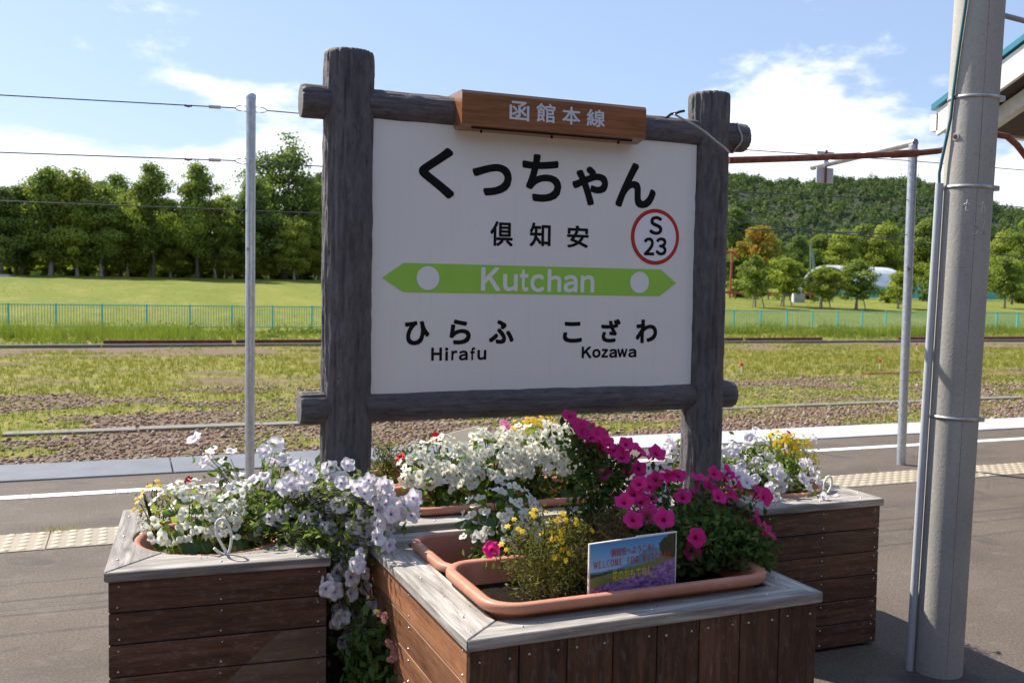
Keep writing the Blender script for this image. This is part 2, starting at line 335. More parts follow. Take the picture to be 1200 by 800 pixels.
class MB:
    """collects shapes (world coordinates) into one mesh"""
    def __init__(s): s.v = []; s.f = []; s.sm = []
    def add(s, vs, fs, smooth=False):
        n = len(s.v); s.v += [tuple(q) for q in vs]; s.f += [tuple(i+n for i in f) for f in fs]; s.sm += [smooth]*len(fs); return s
    def box(s, lo, hi):
        (a, b, c), (d, e, f) = lo, hi
        return s.add([(a, b, c), (d, b, c), (d, e, c), (a, e, c), (a, b, f), (d, b, f), (d, e, f), (a, e, f)], [(0, 3, 2, 1), (4, 5, 6, 7), (0, 1, 5, 4), (1, 2, 6, 5), (2, 3, 7, 6), (3, 0, 4, 7)])
    def cbox(s, lo, hi, c=.004):
        bm = bmesh.new(); bmesh.ops.create_cube(bm, size=1)
        for q in bm.verts: q.co = Vector([lo[i]+(q.co[i]+.5)*(hi[i]-lo[i]) for i in range(3)])
        bmesh.ops.bevel(bm, geom=list(bm.edges), offset=c, segments=1, affect='EDGES', profile=.5)
        bm.verts.ensure_lookup_table(); bm.verts.index_update()
        s.add([q.co for q in bm.verts], [[q.index for q in f.verts] for f in bm.faces]); bm.free(); return s
    def tube(s, pts, r, n=8, cap=True, smooth=True):
        pts = [Vector(p) for p in pts]; rs = r if isinstance(r, (list, tuple)) else [r]*len(pts); vs = []; fs = []
        d0 = (pts[1]-pts[0]).normalized(); ref = Vector((0, 0, 1)) if abs(d0.z) < .9 else Vector((1, 0, 0))
        for i, p in enumerate(pts):
            d = (pts[min(i+1, len(pts)-1)]-pts[max(i-1, 0)]).normalized()
            a = d.cross(ref).normalized(); ref2 = a.cross(d)
            for j in range(n):
                t = 2*math.pi*j/n; vs.append(p+(a*math.cos(t)+ref2*math.sin(t))*rs[i])
        for i in range(len(pts)-1):
            for j in range(n): fs.append((i*n+j, i*n+(j+1) % n, (i+1)*n+(j+1) % n, (i+1)*n+j))
        s.add(vs, fs, smooth)
        if cap: s.add(vs[:n], [tuple(range(n))[::-1]]); s.add(vs[-n:], [tuple(range(n))])
        return s
    def lathe(s, prof, c, n=32, smooth=True):
        vs = []; fs = []; c = Vector(c)
        for r, z in prof:
            for j in range(n): t = 2*math.pi*j/n; vs.append(c+Vector((r*math.cos(t), r*math.sin(t), z)))
        for i in range(len(prof)-1):
            for j in range(n): fs.append((i*n+j, i*n+(j+1) % n, (i+1)*n+(j+1) % n, (i+1)*n+j))
        return s.add(vs, fs, smooth)
    def poly(s, vs): return s.add(vs, [tuple(range(len(vs)))])
    def prism(s, pts, d):
        """polygon pts swept by vector d"""
        n = len(pts); d = Vector(d); pts = [Vector(p) for p in pts]
        return s.add(pts+[p+d for p in pts], [tuple(range(n))[::-1], tuple(range(n, 2*n))]+[(i, (i+1) % n, (i+1) % n+n, i+n) for i in range(n)])
    def build(s, name, mat, parent=None, origin=None):
        V = np.array([tuple(q) for q in s.v], float)
        if origin is None: origin = Vector(((V[:, 0].min()+V[:, 0].max())/2, (V[:, 1].min()+V[:, 1].max())/2, V[:, 2].min()))
        me = bpy.data.meshes.new(name); me.from_pydata((V-np.array(origin)).tolist(), [], s.f)
        me.polygons.foreach_set('use_smooth', s.sm); me.materials.append(MAT[mat] if isinstance(mat, str) else mat); me.update()
        bm = bmesh.new(); bm.from_mesh(me); bmesh.ops.recalc_face_normals(bm, faces=bm.faces); bm.to_mesh(me); bm.free()
        return link(bpy.data.objects.new(name, me), parent, origin)
def structure(o): o['kind'] = 'structure'; return o
def inst(name, me, parent, loc, rot=None, scale=1.):
    o = bpy.data.objects.new(name, me); link(o, parent, loc)
    if rot is not None: o.rotation_mode = 'QUATERNION'; o.rotation_quaternion = rot
    o.scale = (scale,)*3 if isinstance(scale, (int, float)) else scale
    return o

# ---- measured places (metres)
NAME = [('く', 1.0614, 1.2107, 1.962, 2.1638), ('っ', 1.285, 1.4569, 1.9828, 2.1134), ('ち', 1.5021, 1.68, 1.9701, 2.165), ('ゃ', 1.7293, 1.899, 1.9647, 2.13), ('ん', 1.9348, 2.1331, 1.9657, 2.1592)]
KANJI = [('倶', 1.3659, 1.4656, 1.781, 1.8826), ('知', 1.5398, 1.6352, 1.7842, 1.884), ('安', 1.7106, 1.8117, 1.7851, 1.8795)]
CODE = [('Ｓ', 2.1033, 2.1685, 1.8536, 1.9355), ('２', 2.0782, 2.1307, 1.7634, 1.8416), ('３', 2.1376, 2.192, 1.7651, 1.8437)]
ROMAJI = [('Ｋ', 1.3284, 1.4131, 1.5983, 1.6942), ('ｕ', 1.4246, 1.4898, 1.598, 1.669), ('ｔ', 1.4982, 1.5384, 1.5978, 1.6888), ('ｃ', 1.5461, 1.6093, 1.596, 1.6705), ('ｈ', 1.6236, 1.6872, 1.5982, 1.6935), ('ａ', 1.6981, 1.7632, 1.5966, 1.6705), ('ｎ', 1.777, 1.8424, 1.5977, 1.6711)]
NEXTL = [('ひ', 1.0117, 1.1133, 1.3779, 1.475), ('ら', 1.197, 1.288, 1.3801, 1.4812), ('ふ', 1.3662, 1.4763, 1.3814, 1.4796)]
NEXTR = [('こ', 1.6997, 1.7893, 1.3842, 1.4737), ('ざ', 1.8803, 1.9744, 1.3845, 1.4861), ('わ', 2.0494, 2.1562, 1.3811, 1.4844)]
HIRAFU = [('Ｈ', 1.1213, 1.1663, 1.315, 1.3686), ('ｉ', 1.1789, 1.1932, 1.3145, 1.3683), ('ｒ', 1.2059, 1.2313, 1.3157, 1.356), ('ａ', 1.2381, 1.2764, 1.3152, 1.3557), ('ｆ', 1.2866, 1.3081, 1.3155, 1.3683), ('ｕ', 1.3176, 1.3566, 1.3159, 1.3575)]
KOZAWA = [('Ｋ', 1.7896, 1.8369, 1.3178, 1.3681), ('ｏ', 1.8398, 1.8799, 1.319, 1.3575), ('ｚ', 1.8837, 1.9164, 1.3194, 1.3572), ('ａ', 1.9212, 1.9599, 1.3181, 1.3569), ('ｗ', 1.9599, 2.0106, 1.3202, 1.3574), ('ａ', 2.0146, 2.0549, 1.3188, 1.3571)]
RING = (2.0143, 2.2556, 1.7231, 1.9665)
ARROW = [(0.9179, 1.6425), (1.0055, 1.5875), (2.1645, 1.587), (2.2459, 1.6457), (2.1668, 1.7038), (1.0043, 1.703)]
DOTL = (1.057, 1.1511, 1.5977, 1.6924)
DOTR = (2.0153, 2.1086, 1.599, 1.6917)
HEADER = [('函', 1.4007, 1.4857, 2.2738, 2.3507), ('館', 1.5154, 1.5994, 2.2762, 2.3522), ('本', 1.6299, 1.712, 2.2766, 2.3493), ('線', 1.7402, 1.8241, 2.2767, 2.3475)]
PETL = [(0.29, 3.859, 0.96), (0.271, 3.894, 0.911), (0.363, 3.81, 0.964), (0.332, 3.864, 0.919), (0.329, 3.836, 0.862), (0.39, 3.801, 0.877), (0.357, 3.631, 0.856), (0.4, 3.653, 0.85), (0.458, 3.668, 0.788), (0.507, 3.578, 0.8), (0.433, 3.686, 0.871), (0.463, 3.601, 0.904), (0.506, 3.618, 1.013), (0.465, 3.62, 0.99), (0.534, 3.605, 0.959), (0.479, 3.591, 0.863), (0.514, 3.471, 0.879), (0.547, 3.54, 0.898), (0.574, 3.526, 0.947), (0.614, 3.591, 0.927), (0.596, 3.515, 0.871), (0.552, 3.458, 0.873), (0.507, 3.669, 0.938), (0.596, 3.413, 0.734), (0.568, 3.518, 0.705), (0.537, 3.468, 0.726), (0.583, 3.403, 0.778), (0.563, 3.563, 0.767), (0.396, 3.617, 0.761), (0.375, 3.64, 0.781), (0.601, 3.614, 0.926), (0.699, 3.508, 0.934), (0.73, 3.383, 0.968), (0.694, 3.456, 0.872), (0.721, 3.361, 0.884), (0.684, 3.489, 0.91), (0.578, 3.441, 0.887), (0.657, 3.487, 0.779), (0.687, 3.418, 0.803), (0.732, 3.424, 0.782), (0.779, 3.367, 0.835), (0.793, 3.267, 0.866), (0.762, 3.293, 0.804), (0.809, 3.244, 0.828), (0.834, 3.235, 0.849), (0.851, 3.219, 0.814), (0.906, 3.242, 0.843), (0.814, 3.307, 0.889), (0.759, 3.234, 0.896), (0.566, 3.529, 0.709), (0.6, 3.442, 0.744), (0.668, 3.374, 0.739), (0.728, 3.403, 0.765), (0.608, 3.458, 0.707), (0.673, 3.37, 0.685), (0.723, 3.351, 0.68), (0.769, 3.319, 0.668), (0.817, 3.226, 0.71), (0.812, 3.363, 0.703), (0.805, 3.224, 0.78), (0.82, 3.328, 0.721), (0.865, 3.332, 0.706), (0.846, 3.214, 0.705), (0.586, 3.33, 0.644), (0.612, 3.271, 0.673), (0.707, 3.301, 0.625), (0.737, 3.221, 0.639), (0.743, 3.227, 0.679), (0.628, 3.245, 0.595), (0.697, 3.354, 0.541), (0.717, 3.248, 0.538), (0.783, 3.326, 0.53), (0.697, 3.35, 0.477), (0.757, 3.352, 0.431), (0.688, 3.268, 0.45), (0.787, 3.27, 0.46), (0.825, 3.293, 0.421), (0.774, 3.329, 0.371), (0.742, 3.235, 0.37), (0.78, 3.343, 0.71), (0.749, 3.379, 0.824), (0.705, 3.43, 0.838), (0.537, 3.453, 0.899), (0.633, 3.51, 0.804), (0.511, 3.487, 0.773)]
MAG1 = [(1.47, 3.091, 1.157), (1.541, 3.14, 1.105), (1.58, 3.195, 1.012), (1.551, 3.091, 1.077), (1.64, 3.196, 0.978), (1.613, 3.128, 1.078), (1.616, 3.086, 1.054), (1.61, 3.087, 0.941), (1.642, 3.062, 1.026), (1.657, 3.044, 1.007), (1.683, 3.057, 1.051), (1.738, 3.154, 0.94), (1.797, 3.209, 1.013), (1.74, 3.059, 0.957), (1.801, 3.039, 1.014)]
MAG2 = [(1.708, 2.886, 0.952), (1.735, 2.846, 0.962), (1.772, 2.844, 0.969), (1.486, 2.706, 0.926), (1.558, 2.775, 0.931), (1.618, 2.776, 0.911), (1.734, 2.75, 0.916), (1.852, 2.835, 0.958), (1.461, 2.599, 0.895), (1.568, 2.697, 0.872), (1.57, 2.596, 0.888), (1.66, 2.545, 0.833), (1.895, 2.832, 0.922), (1.857, 2.718, 0.915), (1.958, 2.794, 0.905), (2.0, 2.893, 0.942), (2.011, 2.823, 0.925), (2.084, 2.811, 0.902), (2.043, 2.715, 0.903), (1.962, 2.636, 0.849), (1.935, 2.547, 0.833)]
PETR = [(2.836, 3.882, 0.903), (2.846, 3.793, 0.896), (2.581, 3.764, 0.871), (2.57, 3.785, 0.83), (2.641, 3.785, 0.842), (2.721, 3.836, 0.861), (2.818, 3.729, 0.835), (2.957, 3.777, 0.859), (3.079, 3.797, 0.842), (2.611, 3.626, 0.781), (2.54, 3.638, 0.805), (2.641, 3.582, 0.766), (2.702, 3.656, 0.823), (2.674, 3.52, 0.739), (2.873, 3.664, 0.744), (2.833, 3.684, 0.758), (2.931, 3.585, 0.733), (2.992, 3.581, 0.738), (2.909, 3.44, 0.694), (2.952, 3.649, 0.811), (3.016, 3.671, 0.804), (2.694, 3.497, 0.699), (3.015, 3.484, 0.666), (2.492, 3.655, 0.812), (2.698, 3.858, 0.897), (2.686, 3.758, 0.829), (2.696, 3.695, 0.794), (2.751, 3.672, 0.78), (2.771, 3.566, 0.724), (2.577, 3.553, 0.76), (2.554, 3.618, 0.764), (2.619, 3.663, 0.819), (3.172, 3.83, 0.889), (2.532, 3.649, 0.774), (2.813, 3.784, 0.849), (2.729, 3.772, 0.886), (2.874, 3.752, 0.797), (2.392, 3.93, 0.884), (2.412, 3.93, 0.849), (2.407, 3.93, 0.821), (2.38, 3.93, 0.862)]
FC = {'beg_c1': (1.216, 3.86, 0.854), 'beg_c2': (1.532, 3.9, 0.868), 'beg_c3': (1.81, 3.92, 0.878), 'beg_b': (1.213, 3.08, 0.826), 'beg_l': (0.283, 3.62, 0.772), 'single': (1.087, 2.86, 0.764), 'pink': (1.656, 4.2, 0.963), 'red1': (1.314, 4.2, 0.92), 'red2': (1.158, 4.25, 0.828), 'red3': (1.157, 4.2, 0.738), 'redL': (0.538, 3.8, 0.901), 'redR': (3.109, 3.95, 0.903), 'mar_a': (1.191, 2.66, 0.815), 'mar_back': (1.898, 4.35, 0.946), 'mar_r': (3.246, 3.85, 0.769), 'mar_l': (0.132, 3.85, 0.782), 'dry': (1.466, 2.7, 0.781), 'dark': (0.839, 3.25, 0.371), 'olive': (1.128, 4.4, 0.763)}
CARD = [(1.26, 2.5, 0.717), (1.559, 2.5, 0.723), (1.257, 2.5, 0.858), (1.554, 2.5, 0.872)]
BCARD = [(1.37, 4.3, 0.911), (1.554, 4.3, 0.949), (1.56, 4.3, 0.882), (1.392, 4.3, 0.853)]
BCARD2 = [(1.96, 3.5, 0.867), (2.15, 3.5, 0.882), (2.153, 3.5, 0.79), (1.963, 3.5, 0.78)]
LOOPL = [(0.265, 3.37, 0.706), (0.289, 3.37, 0.685), (0.305, 3.37, 0.687), (0.279, 3.37, 0.742), (0.272, 3.37, 0.787), (0.289, 3.37, 0.805), (0.31, 3.37, 0.789), (0.323, 3.37, 0.744), (0.318, 3.37, 0.7), (0.311, 3.37, 0.683)]
LOOPR = [(2.916, 3.45, 0.724), (2.919, 3.45, 0.76), (2.939, 3.45, 0.784), (2.958, 3.45, 0.772), (2.956, 3.45, 0.736), (2.939, 3.45, 0.71)]
WIRE = [(2.156, 3.565, 2.361), (2.198, 3.565, 2.344), (2.252, 3.565, 2.326), (2.312, 3.565, 2.298), (2.373, 3.565, 2.26), (2.417, 3.565, 2.235), (2.44, 3.565, 2.216)]
TIE1 = [(2.14, 3.6, 2.35), (2.161, 3.6, 2.367), (2.182, 3.6, 2.372)]
TIE2 = [(2.179, 3.6, 2.369), (2.203, 3.6, 2.38), (2.227, 3.6, 2.386)]
PIPE = [(2.591, 3.798, 2.222), (3.115, 3.861, 2.276), (3.707, 3.95, 2.344), (3.87, 3.94, 2.36), (4.014, 3.937, 2.381), (4.09, 3.908, 2.405), (4.183, 3.873, 2.447), (4.289, 3.833, 2.476), (4.353, 3.806, 2.464), (4.403, 3.784, 2.419), (4.453, 3.759, 2.347), (4.504, 3.732, 2.217), (4.528, 3.71, 2.012)]
WIRES_R = [[(34.769, 51.057, 6.239), (47.195, 45.998, 4.902), (57.134, 41.928, 3.416)]]
# ================================================================== THE SETTING
XA, XB = -26.0, 44.0          # how far the platform runs either way
structure(MB().box((XA, -14, -1.2), (XB, 8.56, 0)).build('platform', 'asphalt'))
plat = bpy.data.objects['platform']
structure(MB().box((XA, 8.60, -1.2), (XB, 9.20, -.13)).build('platform_edge_wall', 'platform_wall'))
slab = None
n = int((XB-XA)/2.0)
for i in range(n):
    x = XA + .35 + i*2.0
    o = MB().cbox((x, 8.57, -.125), (x+1.988, 9.33, .012), .006).build('coping_slab', 'coping_dark' if x < 2.4 else 'coping_pale', plat)
# white line of short painted tiles, and the tactile strip
x = -7.0; me = None
while x < 20:
    if me is None:
        o = MB().cbox((x, 7.86, -.01), (x+.295, 7.99, .006), .002).build('line_tile', 'line', plat); me = o.data
    else: inst('line_tile', me, plat, (x+.1475, 7.925, -.01))
    x += .30
TS = .45
def tactile_mesh():
    b = MB(); h = TS/2-.003
    b.cbox((-h, -h, -.012), (h, h, .005), .002)
    for i in range(5):
        for j in range(5):
            cx, cy = (i-2)*TS/5, (j-2)*TS/5; ring = []
            for r, z in ((.030, .005), (.022, .0105)):
                ring += [(cx+r*math.cos(t*math.pi/4), cy+r*math.sin(t*math.pi/4), z) for t in range(8)]
            b.add(ring, [(t, (t+1) % 8, (t+1) % 8+8, t+8) for t in range(8)]+[tuple(range(8, 16))], True)
    o = b.build('tactile_tile', 'tactile', plat, (0, 0, 0)); return o
o = tactile_mesh(); tm = o.data; o.location = Vector((-7.0, 6.53, 0))-base_of(plat)
for i in range(1, 54):
    q = inst('tactile_tile', tm, plat, (-7.0+i*TS, 6.53+RND.uniform(-.002, .002), RND.uniform(-.001, .0015)))

# ---- track bed: grass amount is a function of place, shared by the ground, the blades and the stones
def bedz(X, Y):
    X = np.asarray(X, float); Y = np.asarray(Y, float)
    return -.86 + .19*sstep(39, 50, Y) + .05*(fbm(X*.5, Y*.5, 3)-.5)
def grassy(X, Y):
    w = (fbm(X*.22, Y*.9, 41, 3)-.5)*2.2 + Y
    m_ = np.interp(w, [9, 13.5, 15, 16.8, 17.8, 18.8, 20, 22.5, 24.0, 26, 33.5, 36, 38.3, 41, 43, 60], [.38, .44, .44, .50, .64, .58, .44, .46, .62, .76, .76, .54, .34, .46, .95, 1.])
    right = sstep(9, 16, X)*sstep(19, 23, Y)*(1-sstep(36, 38, Y)); m_ = m_ + right*.16
    return m_ + (fbm(X*.45, Y*1.1, 5, 5)-.5)*1.9
xs = np.linspace(-34, 110, 577); ys = np.concatenate([np.linspace(9.1, 27, 110), np.linspace(27.3, 51, 80)])
X, Y = np.meshgrid(xs, ys); Z = bedz(X, Y); nx, ny = len(xs), len(ys)
gi = (np.arange(ny-1)[:, None]*nx+np.arange(nx-1)[None, :]).ravel(); Fq = np.stack([gi, gi+1, gi+nx+1, gi+nx], 1)
me = mesh_np('track_bed', np.stack([X, Y, Z], -1).reshape(-1, 3), Fq, [MAT['trackbed']], {'grass': grassy(X, Y).ravel()}, True)
structure(link(bpy.data.objects.new('track_bed_ground', me)))
def lawnz(X, Y):
    X = np.asarray(X, float); Y = np.asarray(Y, float); t = np.minimum(Y, 118)
    return -.70 + .047*np.maximum(t-49.5, 0) + .22*(fbm(X*.06, Y*.06, 9)-.5)*sstep(55, 80, Y)
xs = np.linspace(-160, 320, 161); ys = np.linspace(49, 330, 141); X, Y = np.meshgrid(xs, ys); nx, ny = len(xs), len(ys)
gi = (np.arange(ny-1)[:, None]*nx+np.arange(nx-1)[None, :]).ravel(); Fq = np.stack([gi, gi+1, gi+nx+1, gi+nx], 1)
structure(link(bpy.data.objects.new('lawn', mesh_np('lawn', np.stack([X, Y, lawnz(X, Y)], -1).reshape(-1, 3), Fq, [MAT['lawn']], None, True))))
structure(MB().poly([(-4000, -4000, -1.6), (4000, -4000, -1.6), (4000, 4000, -1.6), (-4000, 4000, -1.6)]).build('ground', 'earth'))
# far wooded hill, round the camera by bearing
HB = np.radians([-12, 4, 8.4, 9.7, 11, 14, 22, 30, 34.5, 37, 40, 43.5, 46.0, 48.5, 50, 51.5, 53, 60, 70, 85])
HH = np.array([10, 12, 26, 58, 68, 76, 80, 76, 69, 64, 67, 64.5, 59, 49, 44, 40, 36, 26, 20, 15])
def hillz(a, r):
    h = np.interp(a, HB, HH); s = sstep(270, 620, r)
    return 2.2 + h*s + (fbm(a*40, r*.012, 21)-.5)*8*s
aa = np.linspace(-.25, 1.5, 180); rr = np.linspace(262, 760, 40); A, R_ = np.meshgrid(aa, rr); Z = hillz(A, R_)*np.where(R_ > 640, .9, 1)
na, nr = len(aa), len(rr); gi = (np.arange(nr-1)[:, None]*na+np.arange(na-1)[None, :]).ravel(); Fq = np.stack([gi, gi+1, gi+na+1, gi+na], 1)
structure(link(bpy.data.objects.new('hill', mesh_np('hill', np.stack([R_*np.sin(A), R_*np.cos(A), Z-1.5], -1).reshape(-1, 3), Fq, [MAT['hill']], None, True))))

# ---- leaf clouds
def unit(n): v = rng.normal(size=(n, 3)); return v/np.linalg.norm(v, axis=1, keepdims=True)
def leaf_arrays(C, size, aspect=.55, droop=0., v=None, flat=0., N=None):
    n = len(C); d = unit(n)
    if N is not None:      # leaves lie across the outward direction N of their clump
        d -= N*(d*N).sum(1, keepdims=True); d /= np.linalg.norm(d, axis=1, keepdims=True)+1e-9
    d[:, 2] += droop; d /= np.linalg.norm(d, axis=1, keepdims=True)
    w = unit(n) if N is None else N; w[:, 2] += flat*np.sign(w[:, 2]); s_ = np.cross(d, w); s_ /= np.linalg.norm(s_, axis=1, keepdims=True)+1e-9
    size = np.broadcast_to(np.asarray(size, float), (n,))[:, None]*(.7+.6*rng.random((n, 1))); nn = np.cross(d, s_)
    P0 = C-d*size*.5; P2 = C+d*size*.5; M1 = C+s_*size*aspect*.5+nn*size*.08; M2 = C-s_*size*aspect*.5+nn*size*.08
    V = np.stack([P0, M1, P2, M2], 1).reshape(-1, 3); F = np.arange(4*n).reshape(n, 4)
    vv = np.repeat(rng.random(n) if v is None else v, 4); return V, F, vv
def leaf_mesh(name, C, size, mat, aspect=.55, droop=0., v=None, flat=0., N=None):
    V, F, vv = leaf_arrays(np.asarray(C, float), size, aspect, droop, v, flat, N); return mesh_np(name, V, F, [MAT[mat]], {'v': vv})
# the wood that covers the hill
n = 12500
a = rng.uniform(-.2, 1.35, n); r = np.sqrt(rng.uniform(268**2, 640**2, n)); z = hillz(a, r)
keep = fbm(a*60, r*.03, 77) > .12; a, r, z = a[keep], r[keep], z[keep]; n = len(a)
C = []; vv = []; NN = []; sz = rng.uniform(1.5, 3.2, n); con = rng.random(n) < .3; tone = rng.random(n)
for i in range(n):
    m_ = 44; q = unit(m_)*(rng.random((m_, 1))**.4); q[:, 2] = q[:, 2]*(1.55 if con[i] else .95)
    if con[i]: q[:, :2] *= (.62*(1.0-.45*q[:, 2:3]/1.55))
    w_ = q/(np.linalg.norm(q, axis=1, keepdims=True)+1e-6)+rng.normal(0, .26, (m_, 3)); NN.append(w_/np.linalg.norm(w_, axis=1, keepdims=True))
    C.append(q*sz[i]+np.array([r[i]*math.sin(a[i]), r[i]*math.cos(a[i]), z[i]+sz[i]*.75]))
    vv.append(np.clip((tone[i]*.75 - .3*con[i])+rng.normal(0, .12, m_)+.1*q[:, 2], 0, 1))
me = leaf_mesh('forest', np.concatenate(C), 1.05, 'leaf_far', .85, 0, np.concatenate(vv), 0., np.concatenate(NN))
tag(link(bpy.data.objects.new('forest', me)), 'dense dark green forest covering the far hill', 'forest', None, 'stuff')

# ---- trees
def tree_meshes(seed, h, cw, c0, nclump, leaf, lsize, mat, bark, lean=0., multi=1, per=230, shape=1.):
    """trunk mesh and crown mesh of one kind, base at the origin: height h, crown width cw, crown starting at c0*h"""
    R = random.Random(seed); b = MB(); cl = []
    for s_ in range(multi):
        an = R.uniform(0, 6.28); sp = .12*h*(multi > 1)
        pts = [Vector((0, 0, 0))]; n_ = 7
        for i in range(1, n_+1):
            t = i/n_; pts.append(Vector((math.cos(an)*sp*t+R.uniform(-.02, .02)*h+lean*h*t, math.sin(an)*sp*t+R.uniform(-.02, .02)*h, h*.88*t)))
        r0 = .016*h; b.tube(pts, [r0*(1-.88*i/n_)*(1.35 if i == 0 else 1) for i in range(n_+1)], 7)
        for i in range(2, n_):
            for _ in range(3):
                if pts[i].z < c0*h*.8: continue
                ph = R.uniform(0, 6.28); le = cw*.5*R.uniform(.5, .95)*(1-.45*i/n_); e = pts[i]+Vector((math.cos(ph)*le, math.sin(ph)*le, le*R.uniform(.15, .8)))
                mid = (pts[i]+e)/2+Vector((0, 0, .06*le)); b.tube([pts[i], mid, e], [r0*.36, r0*.2, r0*.07], 5); cl += [(mid, .8), (e, 1.)]
    for _ in range(nclump):
        t = R.random()**.85; z = (c0+(1-c0)*t)*h; env = (math.sin(math.pi*min(1, (t*.86+.12)))**.7)*cw*.5*(.55+.75*R.random()+(.35 if R.random() < .12 else 0))
        ph = R.uniform(0, 6.28); rr_ = env*math.sqrt(R.random()); cl.append((Vector((math.cos(ph)*rr_+lean*z, math.sin(ph)*rr_, z*.97)), R.uniform(.55, 1.15)))
    C = []; vv = []; NN = []; cr = h*.075*shape; mid_ = np.array((lean*h*.5, 0, h*(c0+1)/2))
    for p, s_ in cl:
        m_ = int(per*s_); q = unit(m_)*(rng.random((m_, 1))**.62)*cr*s_*np.array([1.65, 1.65, 1.0]); C.append(q+np.array(p)); w_ = q/cr+.55*(np.array(p)-mid_)/(.5*cw)+rng.normal(0, .62, (m_, 3)); NN.append(w_/(np.linalg.norm(w_, axis=1, keepdims=True)+1e-6))
        vv.append(np.clip(R.uniform(.0, .85)+rng.normal(0, .2, m_), 0, 1))
    C = np.concatenate(C); vv = np.concatenate(vv); NN = np.concatenate(NN); k_ = C[:, 2] > .12*h*c0; C = C[k_]; vv = vv[k_]; NN = NN[k_]
    o = b.build('trunk', bark, None, (0, 0, 0)); tm_ = o.data; bpy.data.objects.remove(o)
    return tm_, leaf_mesh('crown', C, lsize, mat, .75, 0., vv, 0., NN)
KIND = {
 'a': tree_meshes(1, 12.5, 6.2, .15, 58, 0, .30, 'leaf_a', 'bark_pale'), 'b': tree_meshes(2, 13.0, 5.4, .13, 58, 0, .30, 'leaf_b', 'bark'),
 'c': tree_meshes(3, 11.0, 5.6, .11, 58, 0, .30, 'leaf_c', 'bark_pale'), 'd': tree_meshes(4, 13.5, 5.0, .22, 50, 0, .30, 'leaf_a', 'bark', .02),
 'e': tree_meshes(5, 15.0, 7.5, .34, 22, 0, .30, 'leaf_b', 'bark', .0, 2, 150), 'autumn': tree_meshes(6, 9.0, 6.4, .12, 60, 0, .28, 'leaf_d', 'bark'),
 'young': tree_meshes(7, 4.6, 3.2, .20, 60, 0, .17, 'leaf_a', 'bark_pale', .03, 1, 80), 'young2': tree_meshes(8, 4.2, 3.4, .20, 60, 0, .17, 'leaf_c', 'bark_pale', -.05, 2, 80),
 'bush': tree_meshes(9, 2.0, 3.0, .02, 18, 0, .26, 'leaf_c', 'bark', 0, 3, 70, 2.0)}
def tree(kind, x, y, s, rot, name, label, group=None):
    t, c = KIND[kind]; o = thing(name, (x, y, float(lawnz(x, y))-.05), label, 'tree' if kind != 'bush' else 'shrub', group); o.rotation_euler = (0, 0, rot); o.scale = (s*RND.uniform(.88, 1.2), s*RND.uniform(.88, 1.2), s*RND.uniform(.92, 1.08))
    for nme, me_ in (('trunk', t), ('crown', c)):
        p = bpy.data.objects.new(nme, me_); COL.objects.link(p); p.parent = o
    return o
ORD = ['first', 'second', 'third', 'fourth', 'fifth', 'sixth', 'seventh', 'eighth', 'ninth', 'tenth', 'eleventh', 'twelfth', 'thirteenth', 'fourteenth', 'fifteenth']
front = [(-13.0, 'b', .92), (-11.2, 'b', .80), (-8.2, 'a', 1.10), (-5.4, 'c', 1.12), (-2.9, 'a', .98), (-.2, 'c', 1.12), (2.6, 'd', 1.04), (4.6, 'c', .82), (7.4, 'd', 1.02), (9.6, 'a', .80), (11.6, 'c', .66), (13.9, 'b', .96), (15.6, 'c', .70), (18.6, 'c', .78), (22.2, 'c', .86)]
WORD = {'a': 'mid green', 'b': 'dark green', 'c': 'bright green', 'd': 'slender green', 'e': 'tall open-crowned'}
for i, (x, kd, s) in enumerate(front):
    tree(kd, x, 119+RND.uniform(-1.5, 2.0), s*.90*RND.uniform(.92, 1.06), RND.uniform(0, 6.28), 'broadleaf_tree', '%s tree, %s from the left in the front row of the wood' % (WORD[kd], ORD[i]), 'front row of the wood behind the lawn')
tree('e', 18.4, 124, 1.26, 1.0, 'broadleaf_tree', 'tallest open-crowned tree rising above the wood beside the sign post')
for i in range(15):
    tree('bdab'[i % 4], -15+i*2.9+RND.uniform(-.8, .8), 125.5+RND.uniform(-1.5, 3), RND.uniform(.72, .94), RND.uniform(0, 6.28), 'broadleaf_tree', 'tree standing in the shade of the back row of the wood', 'back row of the wood')
for i in range(18):
    tree('bush', -14+i*2.3+RND.uniform(-.6, .6), 131+RND.uniform(-1, 3), RND.uniform(.9, 1.6), RND.uniform(0, 6.28), 'undergrowth_bush', 'sunlit bush glimpsed between the trunks of the wood', 'bushes inside the wood')
def bearing(px, Y): a_ = yaw+math.atan((px-600)/1120); return Y*math.tan(a_)
BT = [(858, 126, 'b', .92), (902, 122, 'c', .80), (932, 120, 'b', .66), (958, 128, 'a', .80), (984, 124, 'c', .96), (1010, 130, 'a', .98), (1034, 126, 'c', 1.0), (1060, 132, 'b', .96), (1084, 127, 'a', .95), (1112, 130, 'c', .93), (1150, 124, 'b', .92), (1176, 118, 'c', .94), (1204, 112, 'a', .98)]
for i, (px, Y_, kd, s) in enumerate(BT):
    tree(kd, bearing(px, Y_), Y_, s*RND.uniform(.95, 1.05), RND.uniform(0, 6.28), 'broadleaf_tree', '%s tree at the foot of the hill, %s along the row from the sign' % (WORD[kd], ORD[i]), 'trees at the foot of the hill')
tree('autumn', bearing(886, 100), 100, .98, .6, 'maple_tree', 'orange and yellow autumn tree right of the sign post')
